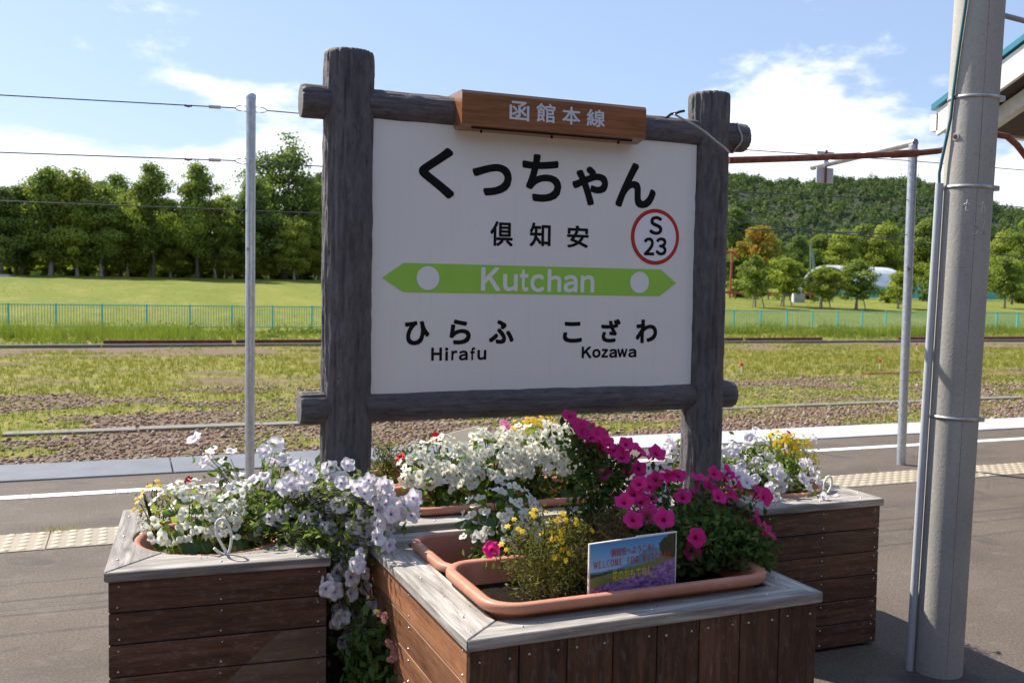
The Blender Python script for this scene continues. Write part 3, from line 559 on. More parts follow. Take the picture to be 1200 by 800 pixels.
YT = [(884, 74, 'young', 1.0, 'slim young staked tree in front of the orange tree'), (917, 76, 'young2', 1.16, 'staked young tree by the white column behind the fence'), (962, 74, 'young2', .95, 'bright young tree left of the arched barn door'),
      (1003, 73, 'young', 1.12, 'dark young tree in front of the arched barn'), (1052, 74, 'young2', .92, 'thin young tree under the right end of the barn roof'), (1090, 72, 'young', .98, 'bushy young tree between the thin post and the concrete pole'), (1176, 76, 'young', 1.25, 'young tree seen just right of the concrete pole')]
for px, Y_, kd, s, lb in YT: 
    t = tree(kd, bearing(px, Y_), Y_, s, RND.uniform(0, 6.28), 'young_tree', lb, 'young trees behind the fence')
for px, Y_, s, lb in [(862, 92, .9, 'low yellow-green shrub beside the red climbing frame'), (946, 90, .75, 'small shrub below the leaning green lamp post'), (1040, 84, .8, 'low bush in front of the teal netting'), (1192, 88, 1.1, 'broad bush by the wooden pole at the picture edge')]:
    tree('bush', bearing(px, Y_), Y_, s, 1., 'shrub', lb)

# ---- grass, weeds and stones on the track bed
def blades(name, X, Y, zf, h, w, per, mat, label, lean=.45):
    n = len(X)*per; X = np.repeat(X, per)+rng.normal(0, .035, n); Y = np.repeat(Y, per)+rng.normal(0, .035, n); Z = zf(X, Y)-.01
    hh = np.repeat(h, per)*rng.uniform(.5, 1.15, n); a = rng.uniform(0, 6.283, n); ph = rng.uniform(0, 6.283, n); ln = rng.uniform(0, lean, n)*hh
    P = np.stack([X, Y, Z], 1); sd = np.stack([np.cos(a), np.sin(a), a*0], 1)*w*.5*rng.uniform(.7, 1.3, n)[:, None]; tp = P+np.stack([np.cos(ph)*ln, np.sin(ph)*ln, hh], 1)
    V = np.stack([P-sd, P+sd, tp], 1).reshape(-1, 3); F = np.arange(3*n).reshape(n, 3)
    tone = np.clip(fbm(X*.7, Y*.7, 13)+rng.normal(0, .16, n), 0, 1)
    return tag(link(bpy.data.objects.new(name, mesh_np(name, V, F, [MAT[mat]], {'v': np.repeat(tone, 3)}))), label, 'grass', None, 'stuff')
def scatter(n, x0, x1, y0, y1, power=1.):
    Y = y0+(y1-y0)*rng.random(n)**power; X = x0+(x1-x0)*rng.random(n); return X, Y
def inview(X, Y, m_=.6): t = np.degrees(np.arctan2(X, Y)); return (t > -8.5) & (t < 52.5)
X, Y = scatter(62000, -8, 60, 12.5, 41, 1.15); g_ = grassy(X, Y)+rng.normal(0, .12, len(X)); ok = inview(X, Y) & (g_ > .47); X, Y, g_ = X[ok], Y[ok], g_[ok]
dry = (Y > 22.0) | (rng.random(len(X)) < .2)
blades('track_grass', X[dry], Y[dry], bedz, .09+.09*np.clip(g_[dry]-.4, 0, 1), .016, 6, 'grass_dry', 'thin yellow-green grass growing across the old track bed')
blades('ballast_grass', X[~dry], Y[~dry], bedz, .06+.07*np.clip(g_[~dry]-.4, 0, 1), .015, 7, 'grass_green', 'short green grass tufts growing in the ballast near the platform')
X, Y = scatter(12000, -16, 90, 41.2, 49.8); ok = inview(X, Y); X, Y = X[ok], Y[ok]
tall = .14+1.1*np.clip(fbm(X*.3, Y*.6, 31)-.42, 0, 1)*2*(Y > 43.5)+.7*np.exp(-((X-.5)/4.0)**2)*(Y < 47)*rng.random(len(X))
blades('fence_weeds', X, Y, lambda x, y: bedz(x, y), tall, .022, 9, 'weed', 'tall green weeds growing along the foot of the teal fence', .7)
C = []; vv = []
for i in range(46):
    x = -9+RND.random()*62; y = RND.uniform(45.5, 49.3); s_ = RND.uniform(.35, .8)*(1.3 if -4 < x < 4 else .8); m_ = 150
    q = unit(m_)*(rng.random((m_, 1))**.4)*np.array([s_*1.7, s_*.8, s_*.75]); q[:, 2] = np.abs(q[:, 2]); C.append(q+np.array([x, y, float(bedz(x, y))])); vv.append(np.clip(RND.uniform(.2, .9)+rng.normal(0, .18, m_), 0, 1))
tag(link(bpy.data.objects.new('weed_leaves', leaf_mesh('weed_leaves', np.concatenate(C), .15, 'weed', .5, .6, np.concatenate(vv)))), 'leafy weed mounds crowding the foot of the teal fence', 'weeds', None, 'stuff')
X, Y = scatter(16000, -16, 110, 52, 112, 1.2); ok = inview(X, Y); X, Y = X[ok], Y[ok]
blades('lawn_tufts', X, Y, lambda x, y: lawnz(x, y), .04+.12*np.clip(fbm(X*.12, Y*.12, 55)-.35, 0, 1), .035, 3, 'grass_dry', 'uneven longer tufts across the mown lawn', .9)
X, Y = scatter(9000, -16, 100, 50.2, 70, 1.6); ok = inview(X, Y); X, Y = X[ok], Y[ok]
blades('lawn_edge_grass', X, Y, lambda x, y: lawnz(x, y), .05+.10*fbm(X*.3, Y*.3, 71), .012, 4, 'grass_green', 'uneven grass at the edge of the lawn behind the fence')
n = 60000; X, Y = scatter(n, -6, 30, 12.8, 24.5, 1.5); ok = inview(X, Y) & (grassy(X, Y)+rng.normal(0, .2, n) < .62); X, Y = X[ok], Y[ok]; n = len(X)
octa = np.array([(1, 0, 0), (0, 1, 0), (-1, 0, 0), (0, -1, 0), (0, 0, 1), (0, 0, -1)], float); of = np.array([(0, 1, 4), (1, 2, 4), (2, 3, 4), (3, 0, 4), (1, 0, 5), (2, 1, 5), (3, 2, 5), (0, 3, 5)])
sz = rng.uniform(.016, .040, n)*np.where(rng.random(n) < .06, 1.6, 1); V = octa[None]*(sz[:, None, None]*rng.uniform(.6, 1.3, (n, 6, 1))); V[:, :, 2] *= .75
q = rng.uniform(0, 6.28, n); c_, s_ = np.cos(q)[:, None], np.sin(q)[:, None]; V = np.stack([V[:, :, 0]*c_-V[:, :, 1]*s_, V[:, :, 0]*s_+V[:, :, 1]*c_, V[:, :, 2]+V[:, :, 0]*rng.uniform(-.4, .4, (n, 1))], -1)
V += np.stack([X, Y, bedz(X, Y)+sz*.25], 1)[:, None, :]; F = (of[None]+6*np.arange(n)[:, None, None]).reshape(-1, 3)
tag(link(bpy.data.objects.new('ballast_gravel', mesh_np('ballast_gravel', V.reshape(-1, 3), F, [MAT['stone']], {'v': np.repeat(rng.random(n)**1.2, 6)}))), 'brown broken ballast stones strewn over the track bed', 'gravel', None, 'stuff')
X, Y = scatter(70, -5.5, 12, 5.9, 8.4); ok = (fbm(X*1.1, Y*2, 90) > .52); X, Y = X[ok], np.where(rng.random(ok.sum()) < .6, 6.77, Y[ok])
X = np.concatenate([X, rng.normal(-.42, .07, 14)]); Y = np.concatenate([Y, rng.normal(6.76, .03, 14)])
blades('crack_weeds', X, Y, lambda x, y: x*0, np.full(len(X), .06), .005, 7, 'grass_dry', 'dry weeds sprouting in cracks beside the tactile strip', 1.2)

# ---- cable trough lids and far kerb with rusty rail
tr = thing('cable_trough', (8, 17.3, -.85), 'narrow grey concrete cable trough running through the ballast', 'trough')
me = None
for i in range(22):
    x = -6.0+i*2.05
    if me is None: o = MB().cbox((x, 17.10, -.97), (x+2.0, 17.44, -.838), .01).build('trough_lid', 'trough', tr); me = o.data
    else: o = inst('trough_lid', me, tr, (x+1.0, 17.27, -.95+RND.uniform(-.012, .008)))
    o.rotation_mode = 'XYZ'; o.rotation_euler = (0, RND.uniform(-.004, .004), RND.uniform(-.006, .006))
kb = thing('track_kerb', (20, 40.3, -.9), 'low concrete kerb with rusty rail along the far side of the tracks', 'kerb')
for i in range(16):
    x = -16+i*5.0; o = MB().cbox((x, 40.2, -1.0), (x+4.97, 40.55, -.73), .02).build('kerb_block', 'kerb', kb)
    if i % 4 != 2:
        MB().box((x+.05, 40.60, -.9), (x+4.9, 40.68, -.60)).box((x+.05, 40.57, -.63), (x+4.9, 40.72, -.585)).build('rail_length', 'rust_dark', kb)
# rusty strip and track markers on the right
tag(MB().cbox((21.6, 23.7, -.86), (23.8, 24.0, -.80), .01).build('rusty_plate', 'rust_dark'), 'long rusty steel plate lying in the grass by the thin post', 'plate')
for i, (x, y, lb) in enumerate([(17.2, 24.2, 'small red-topped white marker stake in the grass beside the sign post'), (22.9, 24.6, 'small red-topped marker stake behind the rusty plate'), (33.0, 33.2, 'farthest small red-topped marker stake near the concrete pole')]):
    t = thing('marker_stake', (x, y, -.85), lb, 'stake', 'marker stakes on the track bed')
    MB().tube([(x, y, -.9), (x, y, -.52)], .014, 6).build('stake', 'white_paint', t); MB().box((x-.05, y-.02, -.56), (x+.06, y+.02, -.47)).build('cap', 'flag_red', t)

# ---- teal fence
fe = thing('teal_fence', (22, 50, -.7), 'long teal railing fence between the weeds and the lawn', 'fence')
b = MB(); x = -18.0; pm = None
for i in range(58):
    px = -17.25+2.005*i
    if pm is None: o = MB().cbox((px-.045, 49.955, -.85), (px+.045, 50.045, .66), .008).build('post', 'fence_post', fe); pm = o.data
    else: inst('post', pm, fe, (px, 50, -.85))
for z in (.60, -.46):
    MB().box((-17.25, 49.975, z-.025), (97, 50.025, z+.025)).build('rail', 'fence_post', fe)
px = -17.2
while px < 96: b.box((px-.011, 49.99, -.46), (px+.011, 50.01, .60)); px += .125
o = b.build('bars', 'fence', fe); o['kind'] = 'stuff'

# ---- things beyond the fence on the right
Yq = 98.0; xl, xr = bearing(1000, Yq), bearing(1062, Yq+3)
z0 = float(lawnz(xl, Yq))-.2
# the arch faces the camera's left; the vault runs away to the right
dx = Vector((xr-xl, 3.0, 0)); dl = dx.length; dx.normalize(); dn = Vector((-dx.y, dx.x, 0)); p0 = Vector((xl, Yq, z0))
W_, H_ = 8.0, 3.7
def arch(k_, off, hh): t_ = math.pi*k_/16; return -math.cos(t_)*(W_/2+off), max(0, math.sin(t_))**.8*(hh)
ring = []
for off, hh in ((.12, H_+.3), (-.05, H_+.05)):
    ring.append([arch(k_, off, hh) for k_ in range(17)])
b = MB()
for s0, s1 in ((-.4, dl),):
    vs = []
    for s_ in (s0, s1):
        for rg in ring: vs += [p0+dn*(u+W_/2)+dx*s_+Vector((0, 0, h_+.3)) for u, h_ in rg]
    n17 = 17; fs = []
    for k_ in range(16):
        fs += [(k_, k_+1, 34+k_+1, 34+k_), (17+k_, 51+k_, 51+k_+1, 17+k_+1), (k_, 17+k_, 17+k_+1, k_+1), (34+k_, 34+k_+1, 51+k_+1, 51+k_)]
    b.add(vs, fs, False)
# the vault is seen from its long side: a broad curved roof with the dark open end at its left
barn = thing('arched_barn', (xl, Yq, z0), 'barn with pale arched metal roof behind the young trees', 'barn')
b.build('roof', 'barn_roof', barn)
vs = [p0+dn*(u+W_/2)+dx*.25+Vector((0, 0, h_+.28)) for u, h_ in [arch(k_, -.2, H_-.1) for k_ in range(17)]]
MB().prism([vs[0]-Vector((0, 0, .3))]+vs+[vs[-1]-Vector((0, 0, .3))], dx*.12).build('open_end_shade', 'barn_end_shade', barn)  # dark sheet across the open end, its inside shade put into the colour
side = p0-dn*.05
MB().prism([side+Vector((0, 0, -.2)), side+dx*dl*.97+Vector((0, 0, -.2)), side+dx*dl*.97+Vector((0, 0, 1.6)), side+Vector((0, 0, 1.6))], dn*.1).build('side_wall', 'barn_wall', barn)
nf = thing('netting_fence', (bearing(1020, 92), 92, float(lawnz(75, 92))), 'low teal netting fence in front of the arched barn', 'fence')
for i in range(13):
    x = bearing(966, 92)+i*2.4; z = float(lawnz(x, 92))
    MB().box((x+.06, 92.0, z+.15), (x+2.34, 92.03, z+1.35)).build('net_panel', 'teal_net', nf); MB().box((x-.05, 91.95, z-.1), (x+.05, 92.05, z+1.5)).build('post', 'fence_post', nf)
pf = thing('climbing_frame', (bearing(856, 90), 90, float(lawnz(62, 90))), 'rusty red play frame half hidden by the sign post', 'play frame'); x0 = bearing(854, 90); z = float(lawnz(x0, 90))
for dx_ in (0, -2.6): MB().tube([(x0+dx_, 90, z-.1), (x0+dx_+.3, 90.2, z+5.2)], .12, 8).build('post', 'play_red', pf)
MB().tube([(x0-3.4, 90, z+4.9), (x0+.4, 90.1, z+5.15), (x0+1.1, 90.2, z+4.4)], .11, 8).build('top_bar', 'play_red', pf)
rr_ = thing('red_barrier', (bearing(900, 88), 88, float(lawnz(64, 88))), 'long low red rail in front of the orange tree', 'barrier'); xa, xb = bearing(846, 88), bearing(952, 88); z = float(lawnz(xa, 88))
MB().box((xa, 88, z+.55), (xb, 88.1, z+.80)).build('rail', 'play_red', rr_)
for i in range(9): x = xa+.3+(xb-xa-.6)*i/8; MB().box((x-.07, 88.11, z-.1), (x+.07, 88.22, z+.9)).build('post', 'wood_pole', rr_)
x = bearing(933, 84); z = float(lawnz(x, 84)); t = thing('white_column', (x, 84, z), 'short white column standing behind the young trees', 'column'); MB().cbox((x-.45, 83.8, z-.1), (x+.45, 84.4, z+2.4), .04).build('shaft', 'white_paint', t); MB().cbox((x-.7, 83.6, z-.1), (x+.7, 83.79, z+.9), .03).build('plinth', 'barn_wall', t)
x = bearing(957, 86); z = float(lawnz(x, 86)); t = thing('lamp_post', (x, 86, z), 'leaning pale green lamp post left of the barn roof', 'post'); MB().tube([(x, 86, z-.1), (x-.95, 86, z+5.6)], .13, 8).build('pole', 'green_steel', t); MB().tube([(x-1.2, 86, z+6.3), (x-1.1, 86, z+3.2)], .08, 6).build('cross_piece', 'green_steel', t)
x = bearing(1184, 84); z = float(lawnz(x, 84)); t = thing('wooden_pole', (x, 84, z), 'short brown wooden pole beyond the concrete pole', 'pole'); MB().tube([(x, 84, z-.1), (x, 84, z+3.3)], .15, 8).build('pole', 'wood_pole', t); MB().box((x-.5, 83.7, z+2.6), (x+.5, 83.82, z+2.75)).build('cross_arm', 'wood_pole', t)
for i, (px, Y_, kd, s, lb) in enumerate(YT[:5]):
    x = bearing(px, Y_)+.05; z = float(lawnz(x, Y_)); t = thing('tree_stake', (x, Y_-.3, z), 'wooden support frame of %s' % lb, 'tree stake', 'tree support frames')
    for e in (-.55, .55): MB().tube([(x+e*1.2, Y_-.4, z-.05), (x+e*.6, Y_-.3, z+1.35)], .05, 6).build('stake', 'bark_pale', t)
    MB().tube([(x-.62, Y_-.34, z+1.15), (x+.62, Y_-.34, z+1.15)], .05, 6).build('cross_bar', 'bark_pale', t)
tag(MB().box((-40, 112, float(lawnz(-20, 112))-.5), (-11.6, 117, float(lawnz(-20, 114))+.15)).build('path', 'coping_pale'), None, None, None, 'structure')
tag(MB().tube([Vector(p) for p in WIRES_R[0]], .04, 5).build('overhead_wire', 'wire'), 'thick black wire crossing in front of the wooded hill', 'wire')

# ================================================================== PLATFORM THINGS
# ---- galvanised posts and the wires between them
gy = 7.04
pl = thing('galvanised_post', (.806, gy, 0), 'thin galvanised steel post with wire links, beside the white petunias', 'post', 'galvanised posts')
o = MB().tube([(.800, gy, 0), (.806, gy, 2.945)], .034, 16).build('tube', 'galv', pl); MB().lathe([(.036, 2.925), (.036, 2.95), (.022, 2.962), (0.001, 2.964)], (.806, gy, 0), 16).build('cap', 'galv', pl)
def link_ring(x, z, L_, parent, name='wire_link'):
    pts = []; 
    for i in range(25):
        t_ = 2*math.pi*i/24; pts.append((x+math.cos(t_)*L_/2*(1 if abs(math.cos(t_)) > .2 else 1), gy-.002, z+math.sin(t_)*.019))
    MB().tube(pts, .0038, 6, False).build(name, 'steel', parent)
for z in (2.851, 2.484):
    for sx in (-1, 1): link_ring(.806+sx*.055, z, .105, pl)
    MB().tube([(.772, gy, z), (.84, gy, z)], .006, 6).build('bolt', 'rust', pl)
pr = thing('galvanised_post', (6.86, gy, 0), 'thin galvanised steel post with cross arm, left of the concrete pole', 'post', 'galvanised posts')
MB().tube([(6.86, gy, 0), (6.86, gy, 3.03)], .041, 16).build('tube', 'galv', pr)
MB().tube([(6.86, gy-.03, 3.05), (6.86, gy+.03, 3.05), (6.86, 8.47, 2.985)], .036, 12).build('arm', 'galv', pr)
mk = thing('marker_plate', (6.86, 8.28, 2.8), 'small pale plate clamped to the end of the steel cross arm', 'plate')
MB().box((6.75, 8.262, 2.795), (6.97, 8.274, 2.955)).build('lower_plate', 'barn_roof', mk); MB().box((6.75, 8.262, 3.035), (6.97, 8.274, 3.125)).build('upper_plate', 'barn_roof', mk); MB().tube([(6.86, 8.25, 2.79), (6.86, 8.25, 3.14)], .012, 6).build('clamp_rod', 'rust', mk)
def wire(z, x0, x1, z0_, z1_, lb, r=.0042):
    pts = [(x0+(x1-x0)*i/14, gy, z0_+(z1_-z0_)*i/14-.02*math.sin(math.pi*i/14)) for i in range(15)]
    return tag(MB().tube(pts, r, 5).build('fence_wire', 'wire'), lb, 'wire')
for z, nm in ((2.851, 'top'), (2.484, 'second')):
    wire(z, .70, -8, z, z-.19, '%s wire strung from the thin steel post out past the left edge' % nm); wire(z, .91, 6.82, z, z+.03, '%s wire strung between the two thin steel posts behind the sign' % nm)
    wire(z, 6.9, 16, z+.03, z+.10, '%s wire running on from the second steel post behind the pole' % nm)
    t = thing('turnbuckle', (.45, gy, z), 'steel turnbuckle on the %s wire left of the thin post' % nm, 'turnbuckle')
    MB().tube([(.52, gy, z-.006), (.60, gy, z-.004)], .012, 8).build('barrel', 'steel', t); MB().tube([(.36, gy, z-.010), (.385, gy, z-.016), (.41, gy, z-.009)], .008, 6).build('clip', 'rust', t)
wire(2.19, -8, 10, 2.10, 2.22, 'lowest dark wire passing behind the thin steel post')

# ---- concrete pole
cp = thing('concrete_pole', (3.235, 3.055, 0), 'thick grey concrete utility pole at the right of the sign', 'utility pole')
ax = lambda z: Vector((3.222+.030*z, 3.055, z))
MB().tube([ax(-.05), ax(.5), ax(1), ax(1.5), ax(2), ax(3), ax(4), ax(6)], [.0985, .098, .098, .098, .098, .098, .097, .095], 48).build('shaft', 'pole', cp)
def band(z, r=.0990):
    c = ax(z); b = MB(); b.lathe([(r-.002, -.007), (r+.002, -.007), (r+.002, .007), (r-.002, .007)], c, 40); q = b.build('steel_band', 'steel', cp); q.rotation_euler = (0, .03, 0)
    MB().cbox((c.x+.066-.016, c.y-.088, z-.011), (c.x+.066+.018, c.y-.064, z+.011), .003).build('buckle', 'steel', q); return q
for z in (2.43, 2.06, 1.095): band(z)
Pd = Vector((-.80, -.02, 0)).normalized()     # conduit runs down the side seen at the left
Pd = Vector((-.86, .36, 0)).normalized()
cpts = [ax(z)+Pd*.120+Vector((-.012*0, 0, 0)) for z in (0.0, .7, 1.4, 2.08)]
MB().tube(cpts, .0165, 14).build('conduit', 'conduit', cp)
tp = ax(2.08)+Pd*.120
pol = lambda z, th, r=.107: ax(z)+Vector((math.cos(th)*r, math.sin(th)*r, 0))
pts = [tp+Vector((0, 0, -.05)), tp+Vector((-.004, 0, .04)), pol(2.17, 2.80, .121), pol(2.26, 2.92, .114), pol(2.35, 3.02), pol(2.45, 3.08), pol(2.55, 3.16), pol(2.66, 3.25), pol(2.78, 3.36), pol(2.9, 3.44), pol(3.1, 3.5), pol(3.5, 3.5), pol(4.0, 3.5)]
MB().tube(pts, .0065, 8).build('cable', 'cable_teal', cp)
hc = ax(2.268); ha = Vector((-.99, -.12, 0)).normalized(); he = hc+ha*.0975
MB().tube([he-ha*.002, he+ha*.004], .016, 16).build('socket_rim', 'pole', cp); MB().tube([he, he+ha*.0055], .0095, 14).build('socket_hole', 'seam', cp)
MB().tube([ax(2.80)+Vector((.09, 0, 0)), ax(2.80)+Vector((.40, -.02, -.03))], .012, 8).build('bracket', 'barn_wall', cp)
MB().tube([ax(z)+Vector((math.cos(-2.02), math.sin(-2.02), 0))*(.0978+.0004*math.sin(z*9)) for z in [i*.2 for i in range(31)]], .0008, 5).build('mould_seam', 'kerb', cp)
# chalked marks on the pole
def on_pole(th, z, r=.0985): c = ax(z); return c+Vector((math.cos(th)*r, math.sin(th)*r, 0))
def stroke(pts, parent, name='chalk_mark'): MB().tube([on_pole(t_, z_) for t_, z_ in pts], .0021, 5).build(name, 'chalk', parent)
for s_ in ([(-2.50, 1.985), (-2.40, 1.992), (-2.28, 1.985)], [(-2.38, 2.005), (-2.42, 1.965), (-2.36, 1.958), (-2.25, 1.962)], [(-1.86, 1.985), (-1.74, 1.995), (-1.66, 1.975), (-1.60, 1.95)], [(-1.74, 1.998), (-1.80, 1.95)],
           [(-1.90, 1.925), (-2.06, 1.927), (-2.07, 1.90), (-1.95, 1.898), (-1.88, 1.88), (-1.95, 1.862), (-2.07, 1.866)], [(-1.74, 1.92), (-1.60, 1.922), (-1.66, 1.895), (-1.56, 1.88), (-1.62, 1.862), (-1.74, 1.868)]):
    stroke(s_, cp)
# ---- rusty pipe
rp = thing('rusty_pipe', PIPE[0], 'rust-red steel pipe running from the sign post to behind the pole', 'pipe')
MB().tube(PIPE+[(4.53, 3.70, 1.2), (4.53, 3.70, 0)], .0165, 10).build('tube', 'rust', rp)
MB().tube([PIPE[2], PIPE[3]], .021, 10).build('coupling', 'rust', rp)
# ---- station canopy at the right edge
X0 = 9.0; ye, ze, yr = 8.88, 3.90, 4.6; sl = .425; zr = ze+(ye-yr)*sl
ca = thing('platform_canopy', (14, 5, 0), 'white-gabled platform canopy with teal roof edge behind the pole', 'canopy')
for sgn, nm in ((1, 0), (-1, 1)):
    f = lambda y: (yr+sgn*(y-yr))
    MB().prism([(X0-.03, f(ye+.06), ze-.055), (X0-.03, yr, zr), (X0-.03, yr, zr+.06), (X0-.03, f(ye+.06), ze+.015)], (22, 0, 0)).build('roof_sheet', 'teal_metal', ca)
    MB().prism([(X0, f(ye), ze-.36), (X0, yr, zr-.36), (X0, yr, zr-.01), (X0, f(ye), ze-.06)], (.05, 0, 0)).build('barge_board', 'white_paint', ca)
    MB().prism([(X0+.06, f(ye-.15), ze-.30), (X0+.06, yr, zr-.36), (X0+.06, yr, zr-.30), (X0+.06, f(ye-.15), ze-.24)], (21.8, 0, 0)).build('soffit', 'brown_soffit', ca)
    MB().box((X0+.0, min(f(ye-.02), f(ye+.10)), ze-.30), (X0+22, max(f(ye-.02), f(ye+.10)), ze-.10)).build('gutter', 'white_paint', ca)
    for i in range(7):
        x = X0+.25+i*3; MB().prism([(x, f(ye-.4), ze-.40), (x, yr, zr-.55), (x, yr, zr-.38), (x, f(ye-.4), ze-.22)], (.12, 0, 0)).build('rafter', 'beam_paint', ca)
MB().prism([(X0+.55, ye-.9, ze-.46), (X0+.55, yr, ze-.46), (X0+.55, 1.5, ze-.46), (X0+.55, 1.5, ze+.1), (X0+.55, yr, zr-.60), (X0+.55, ye-.9, ze-.12)], (.08, 0, 0)).build('gable_panel', 'brown_soffit', ca)
MB().prism([(X0+.7, ye-1.0, ze-.50), (X0+.7, yr, ze-.50), (X0+.7, .6, ze-.50), (X0+.7, .6, ze-.44), (X0+.7, ye-1.0, ze-.44)], (20, 0, 0)).build('ceiling', 'brown_soffit', ca)
for i in range(3):
    for y in (ye-2.2, 1.5): MB().box((X0+1.2+i*8, y-.1, 0), (X0+1.4+i*8, y+.1, ze-.51)).build('column', 'white_paint', ca)

# ---- house added unseen behind the camera, to cut the sky light on the sign
MAT['house_wall'] = simple('house_brown_cladding', (.14, .11, .085), .8, 0, .2, 2, kind='Position'); MAT['house_roof'] = simple('house_roof_metal', (.05, .09, .10), .5, .1, .1)
MAT['window_glass'] = simple('window_glass', (.03, .035, .04), .1, 0, .05)
ho = thing('sky_block_house', (2, -7, 0), 'unseen brown house added behind the camera to shade the sign from the sky', 'added building'); hx0_, hx1_ = -22.0, 34.0
MB().box((hx0_, -13.5, 0), (hx1_, -5.4, 4.8)).build('wall', 'house_wall', ho)
MB().prism([(hx0_-.5, -3.9, 4.0), (hx0_-.5, -5.38, 4.5), (hx0_-.5, -5.38, 4.65), (hx0_-.5, -3.9, 4.15)], (hx1_-hx0_+1, 0, 0)).build('porch_roof', 'brown_soffit', ho)
MB().prism([(hx0_-.6, -4.7, 4.81), (hx0_-.6, -9.45, 7.2), (hx0_-.6, -14.2, 4.81)], (hx1_-hx0_+1.2, 0, 0)).build('roof', 'house_roof', ho)
for i in range(13):
    x = hx0_+2+i*4.2; w_ = MB().box((x-.06, -5.395, .84), (x+1.86, -5.33, 2.56)).build('window', 'beam_paint', ho)
    for j in range(2): MB().box((x+.02+j*.93, -5.36, .92), (x+.87+j*.93, -5.325, 2.48)).build('pane', 'window_glass', w_)

# ================================================================== THE STATION SIGN
SY = 3.70
sg = thing('station_sign', (1.6, SY, 0), 'station name sign on dark log-look posts behind the flower boxes', 'sign')
def log(name, p, q, r, parent, seed, n=96, ridge=.009, cap=True, step=.012):
    p, q = Vector(p), Vector(q); L_ = (q-p).length; m_ = max(8, int(L_/step)); th = np.linspace(0, 2*np.pi, n, endpoint=False); zs = np.linspace(0, L_, m_+1)
    T_, Z_ = np.meshgrid(th, zs); cx = np.cos(T_); cy = np.sin(T_)
    per = lambda k_, kz, s_: .5*(fbm(cx*k_+11, Z_*kz+cy*k_*1.3, s_, 3)+fbm(cy*k_+5, Z_*kz-cx*k_*1.3, s_+7, 3))
    rid = np.abs(per(9, 3.0, seed)-.5)*2; R_ = r*(1+.05*(per(1.2, 1.5, seed+3)-.5)*2) + ridge*(.5-rid*2.2) + ridge*1.1*(per(26, 14, seed+9)-.5)
    R_[0] *= .955; R_[-1] *= .955
    V = np.stack([R_*cx, R_*cy, Z_], -1).reshape(-1, 3); gi = (np.arange(m_)[:, None]*n+np.arange(n)[None, :]); gj = (np.arange(m_)[:, None]*n+(np.arange(n)+1)[None, :] % n)
    F = np.stack([gi, gj, gj+n, gi+n], -1).reshape(-1, 4); nv = len(V); V = np.concatenate([V, [[0, 0, -.004], [0, 0, L_+.006]]])
    k_ = np.arange(n); c0_ = np.stack([np.full(n, nv), (k_+1) % n, k_], 1); c1_ = np.stack([np.full(n, nv+1), m_*n+k_, m_*n+(k_+1) % n], 1)
    me_ = mesh_np(name, V, [F, c0_, c1_], [MAT['log']]); sm = np.ones(len(me_.polygons), bool); sm[-2*n:] = False; me_.polygons.foreach_set('use_smooth', sm)
    o = bpy.data.objects.new(name, me_); link(o, parent, p); o.rotation_mode = 'QUATERNION'; o.rotation_quaternion = (q-p).to_track_quat('Z', 'Y'); return o
log('post', (.785, SY, -.05), (.789, SY, 2.502), .0945, sg, 1)
log('post', (2.424, SY, -.05), (2.418, SY, 2.492), .0900, sg, 2)
log('cross_log', (.606, SY, 2.306), (2.606, SY, 2.309), .062, sg, 3, 72, .006)
log('cross_log', (.604, SY, 1.137), (2.575, SY, 1.143), .0625, sg, 4, 72, .006)
YF = 3.664
bd = MB().cbox((.872, YF, 1.185), (2.338, YF+.04, 2.262), .003).build('board', 'board', sg)
# lettering: outlines of the built-in font, fitted to where each character stands
def glyph_mesh(items, w, y, parent, name, mat):
    """each character a mesh of its own; w thickens its strokes (metres)"""
    res = None
    for ch, x0, x1, z0_, z1_ in items:
        cu = bpy.data.curves.new('t', 'FONT'); cu.body = ch; cu.size = 1.; cu.resolution_u = 5
        ob = bpy.data.objects.new('t', cu); COL.objects.link(ob); dg = bpy.context.evaluated_depsgraph_get(); dg.update()
        me_ = bpy.data.meshes.new_from_object(ob.evaluated_get(dg)); co = np.empty(len(me_.vertices)*3); me_.vertices.foreach_get('co', co); co = co.reshape(-1, 3)
        lo, hi = co.min(0), co.max(0); fx = (co[:, 0]-lo[0])/max(hi[0]-lo[0], 1e-6); fz = (co[:, 1]-lo[1])/(hi[1]-lo[1]); V = []; F = []; base_f = [list(p_.vertices) for p_ in me_.polygons]
        gx_, gz_ = x0+w+fx*(x1-x0-2*w), z0_+w+fz*(z1_-z0_-2*w)
        for i, (ox, oz) in enumerate([(0, 0), (1, 0), (-1, 0), (0, 1), (0, -1), (.8, .8), (-.8, .8), (.8, -.8), (-.8, -.8)] if w > 0 else [(0, 0)]):
            V.append(np.stack([gx_+ox*w, np.full(len(co), y+.00005*i), gz_+oz*w], 1)); F += [[v_+i*len(co) for v_ in f_] for f_ in base_f]
        bpy.data.objects.remove(ob); bpy.data.curves.remove(cu); bpy.data.meshes.remove(me_)
        V = np.concatenate(V); o_ = V.mean(0); me_ = bpy.data.meshes.new(name); me_.from_pydata((V-o_).tolist(), [], F); me_.materials.append(MAT[mat])
        res = link(bpy.data.objects.new(name, me_), parent, o_)
    return res
y1, y2, y3 = YF-.0012, YF-.0024, YF-.0036
glyph_mesh(NAME, 0.0068, y1, bd, 'hiragana_character', 'black'); glyph_mesh(KANJI, 0.0024, y1, bd, 'kanji_character', 'black')
glyph_mesh(NEXTL, 0.0042, y1, bd, 'hiragana_character', 'black'); glyph_mesh(NEXTR, 0.0042, y1, bd, 'hiragana_character', 'black')
glyph_mesh(HIRAFU, 0.0024, y1, bd, 'letter', 'black'); glyph_mesh(KOZAWA, 0.0024, y1, bd, 'letter', 'black')
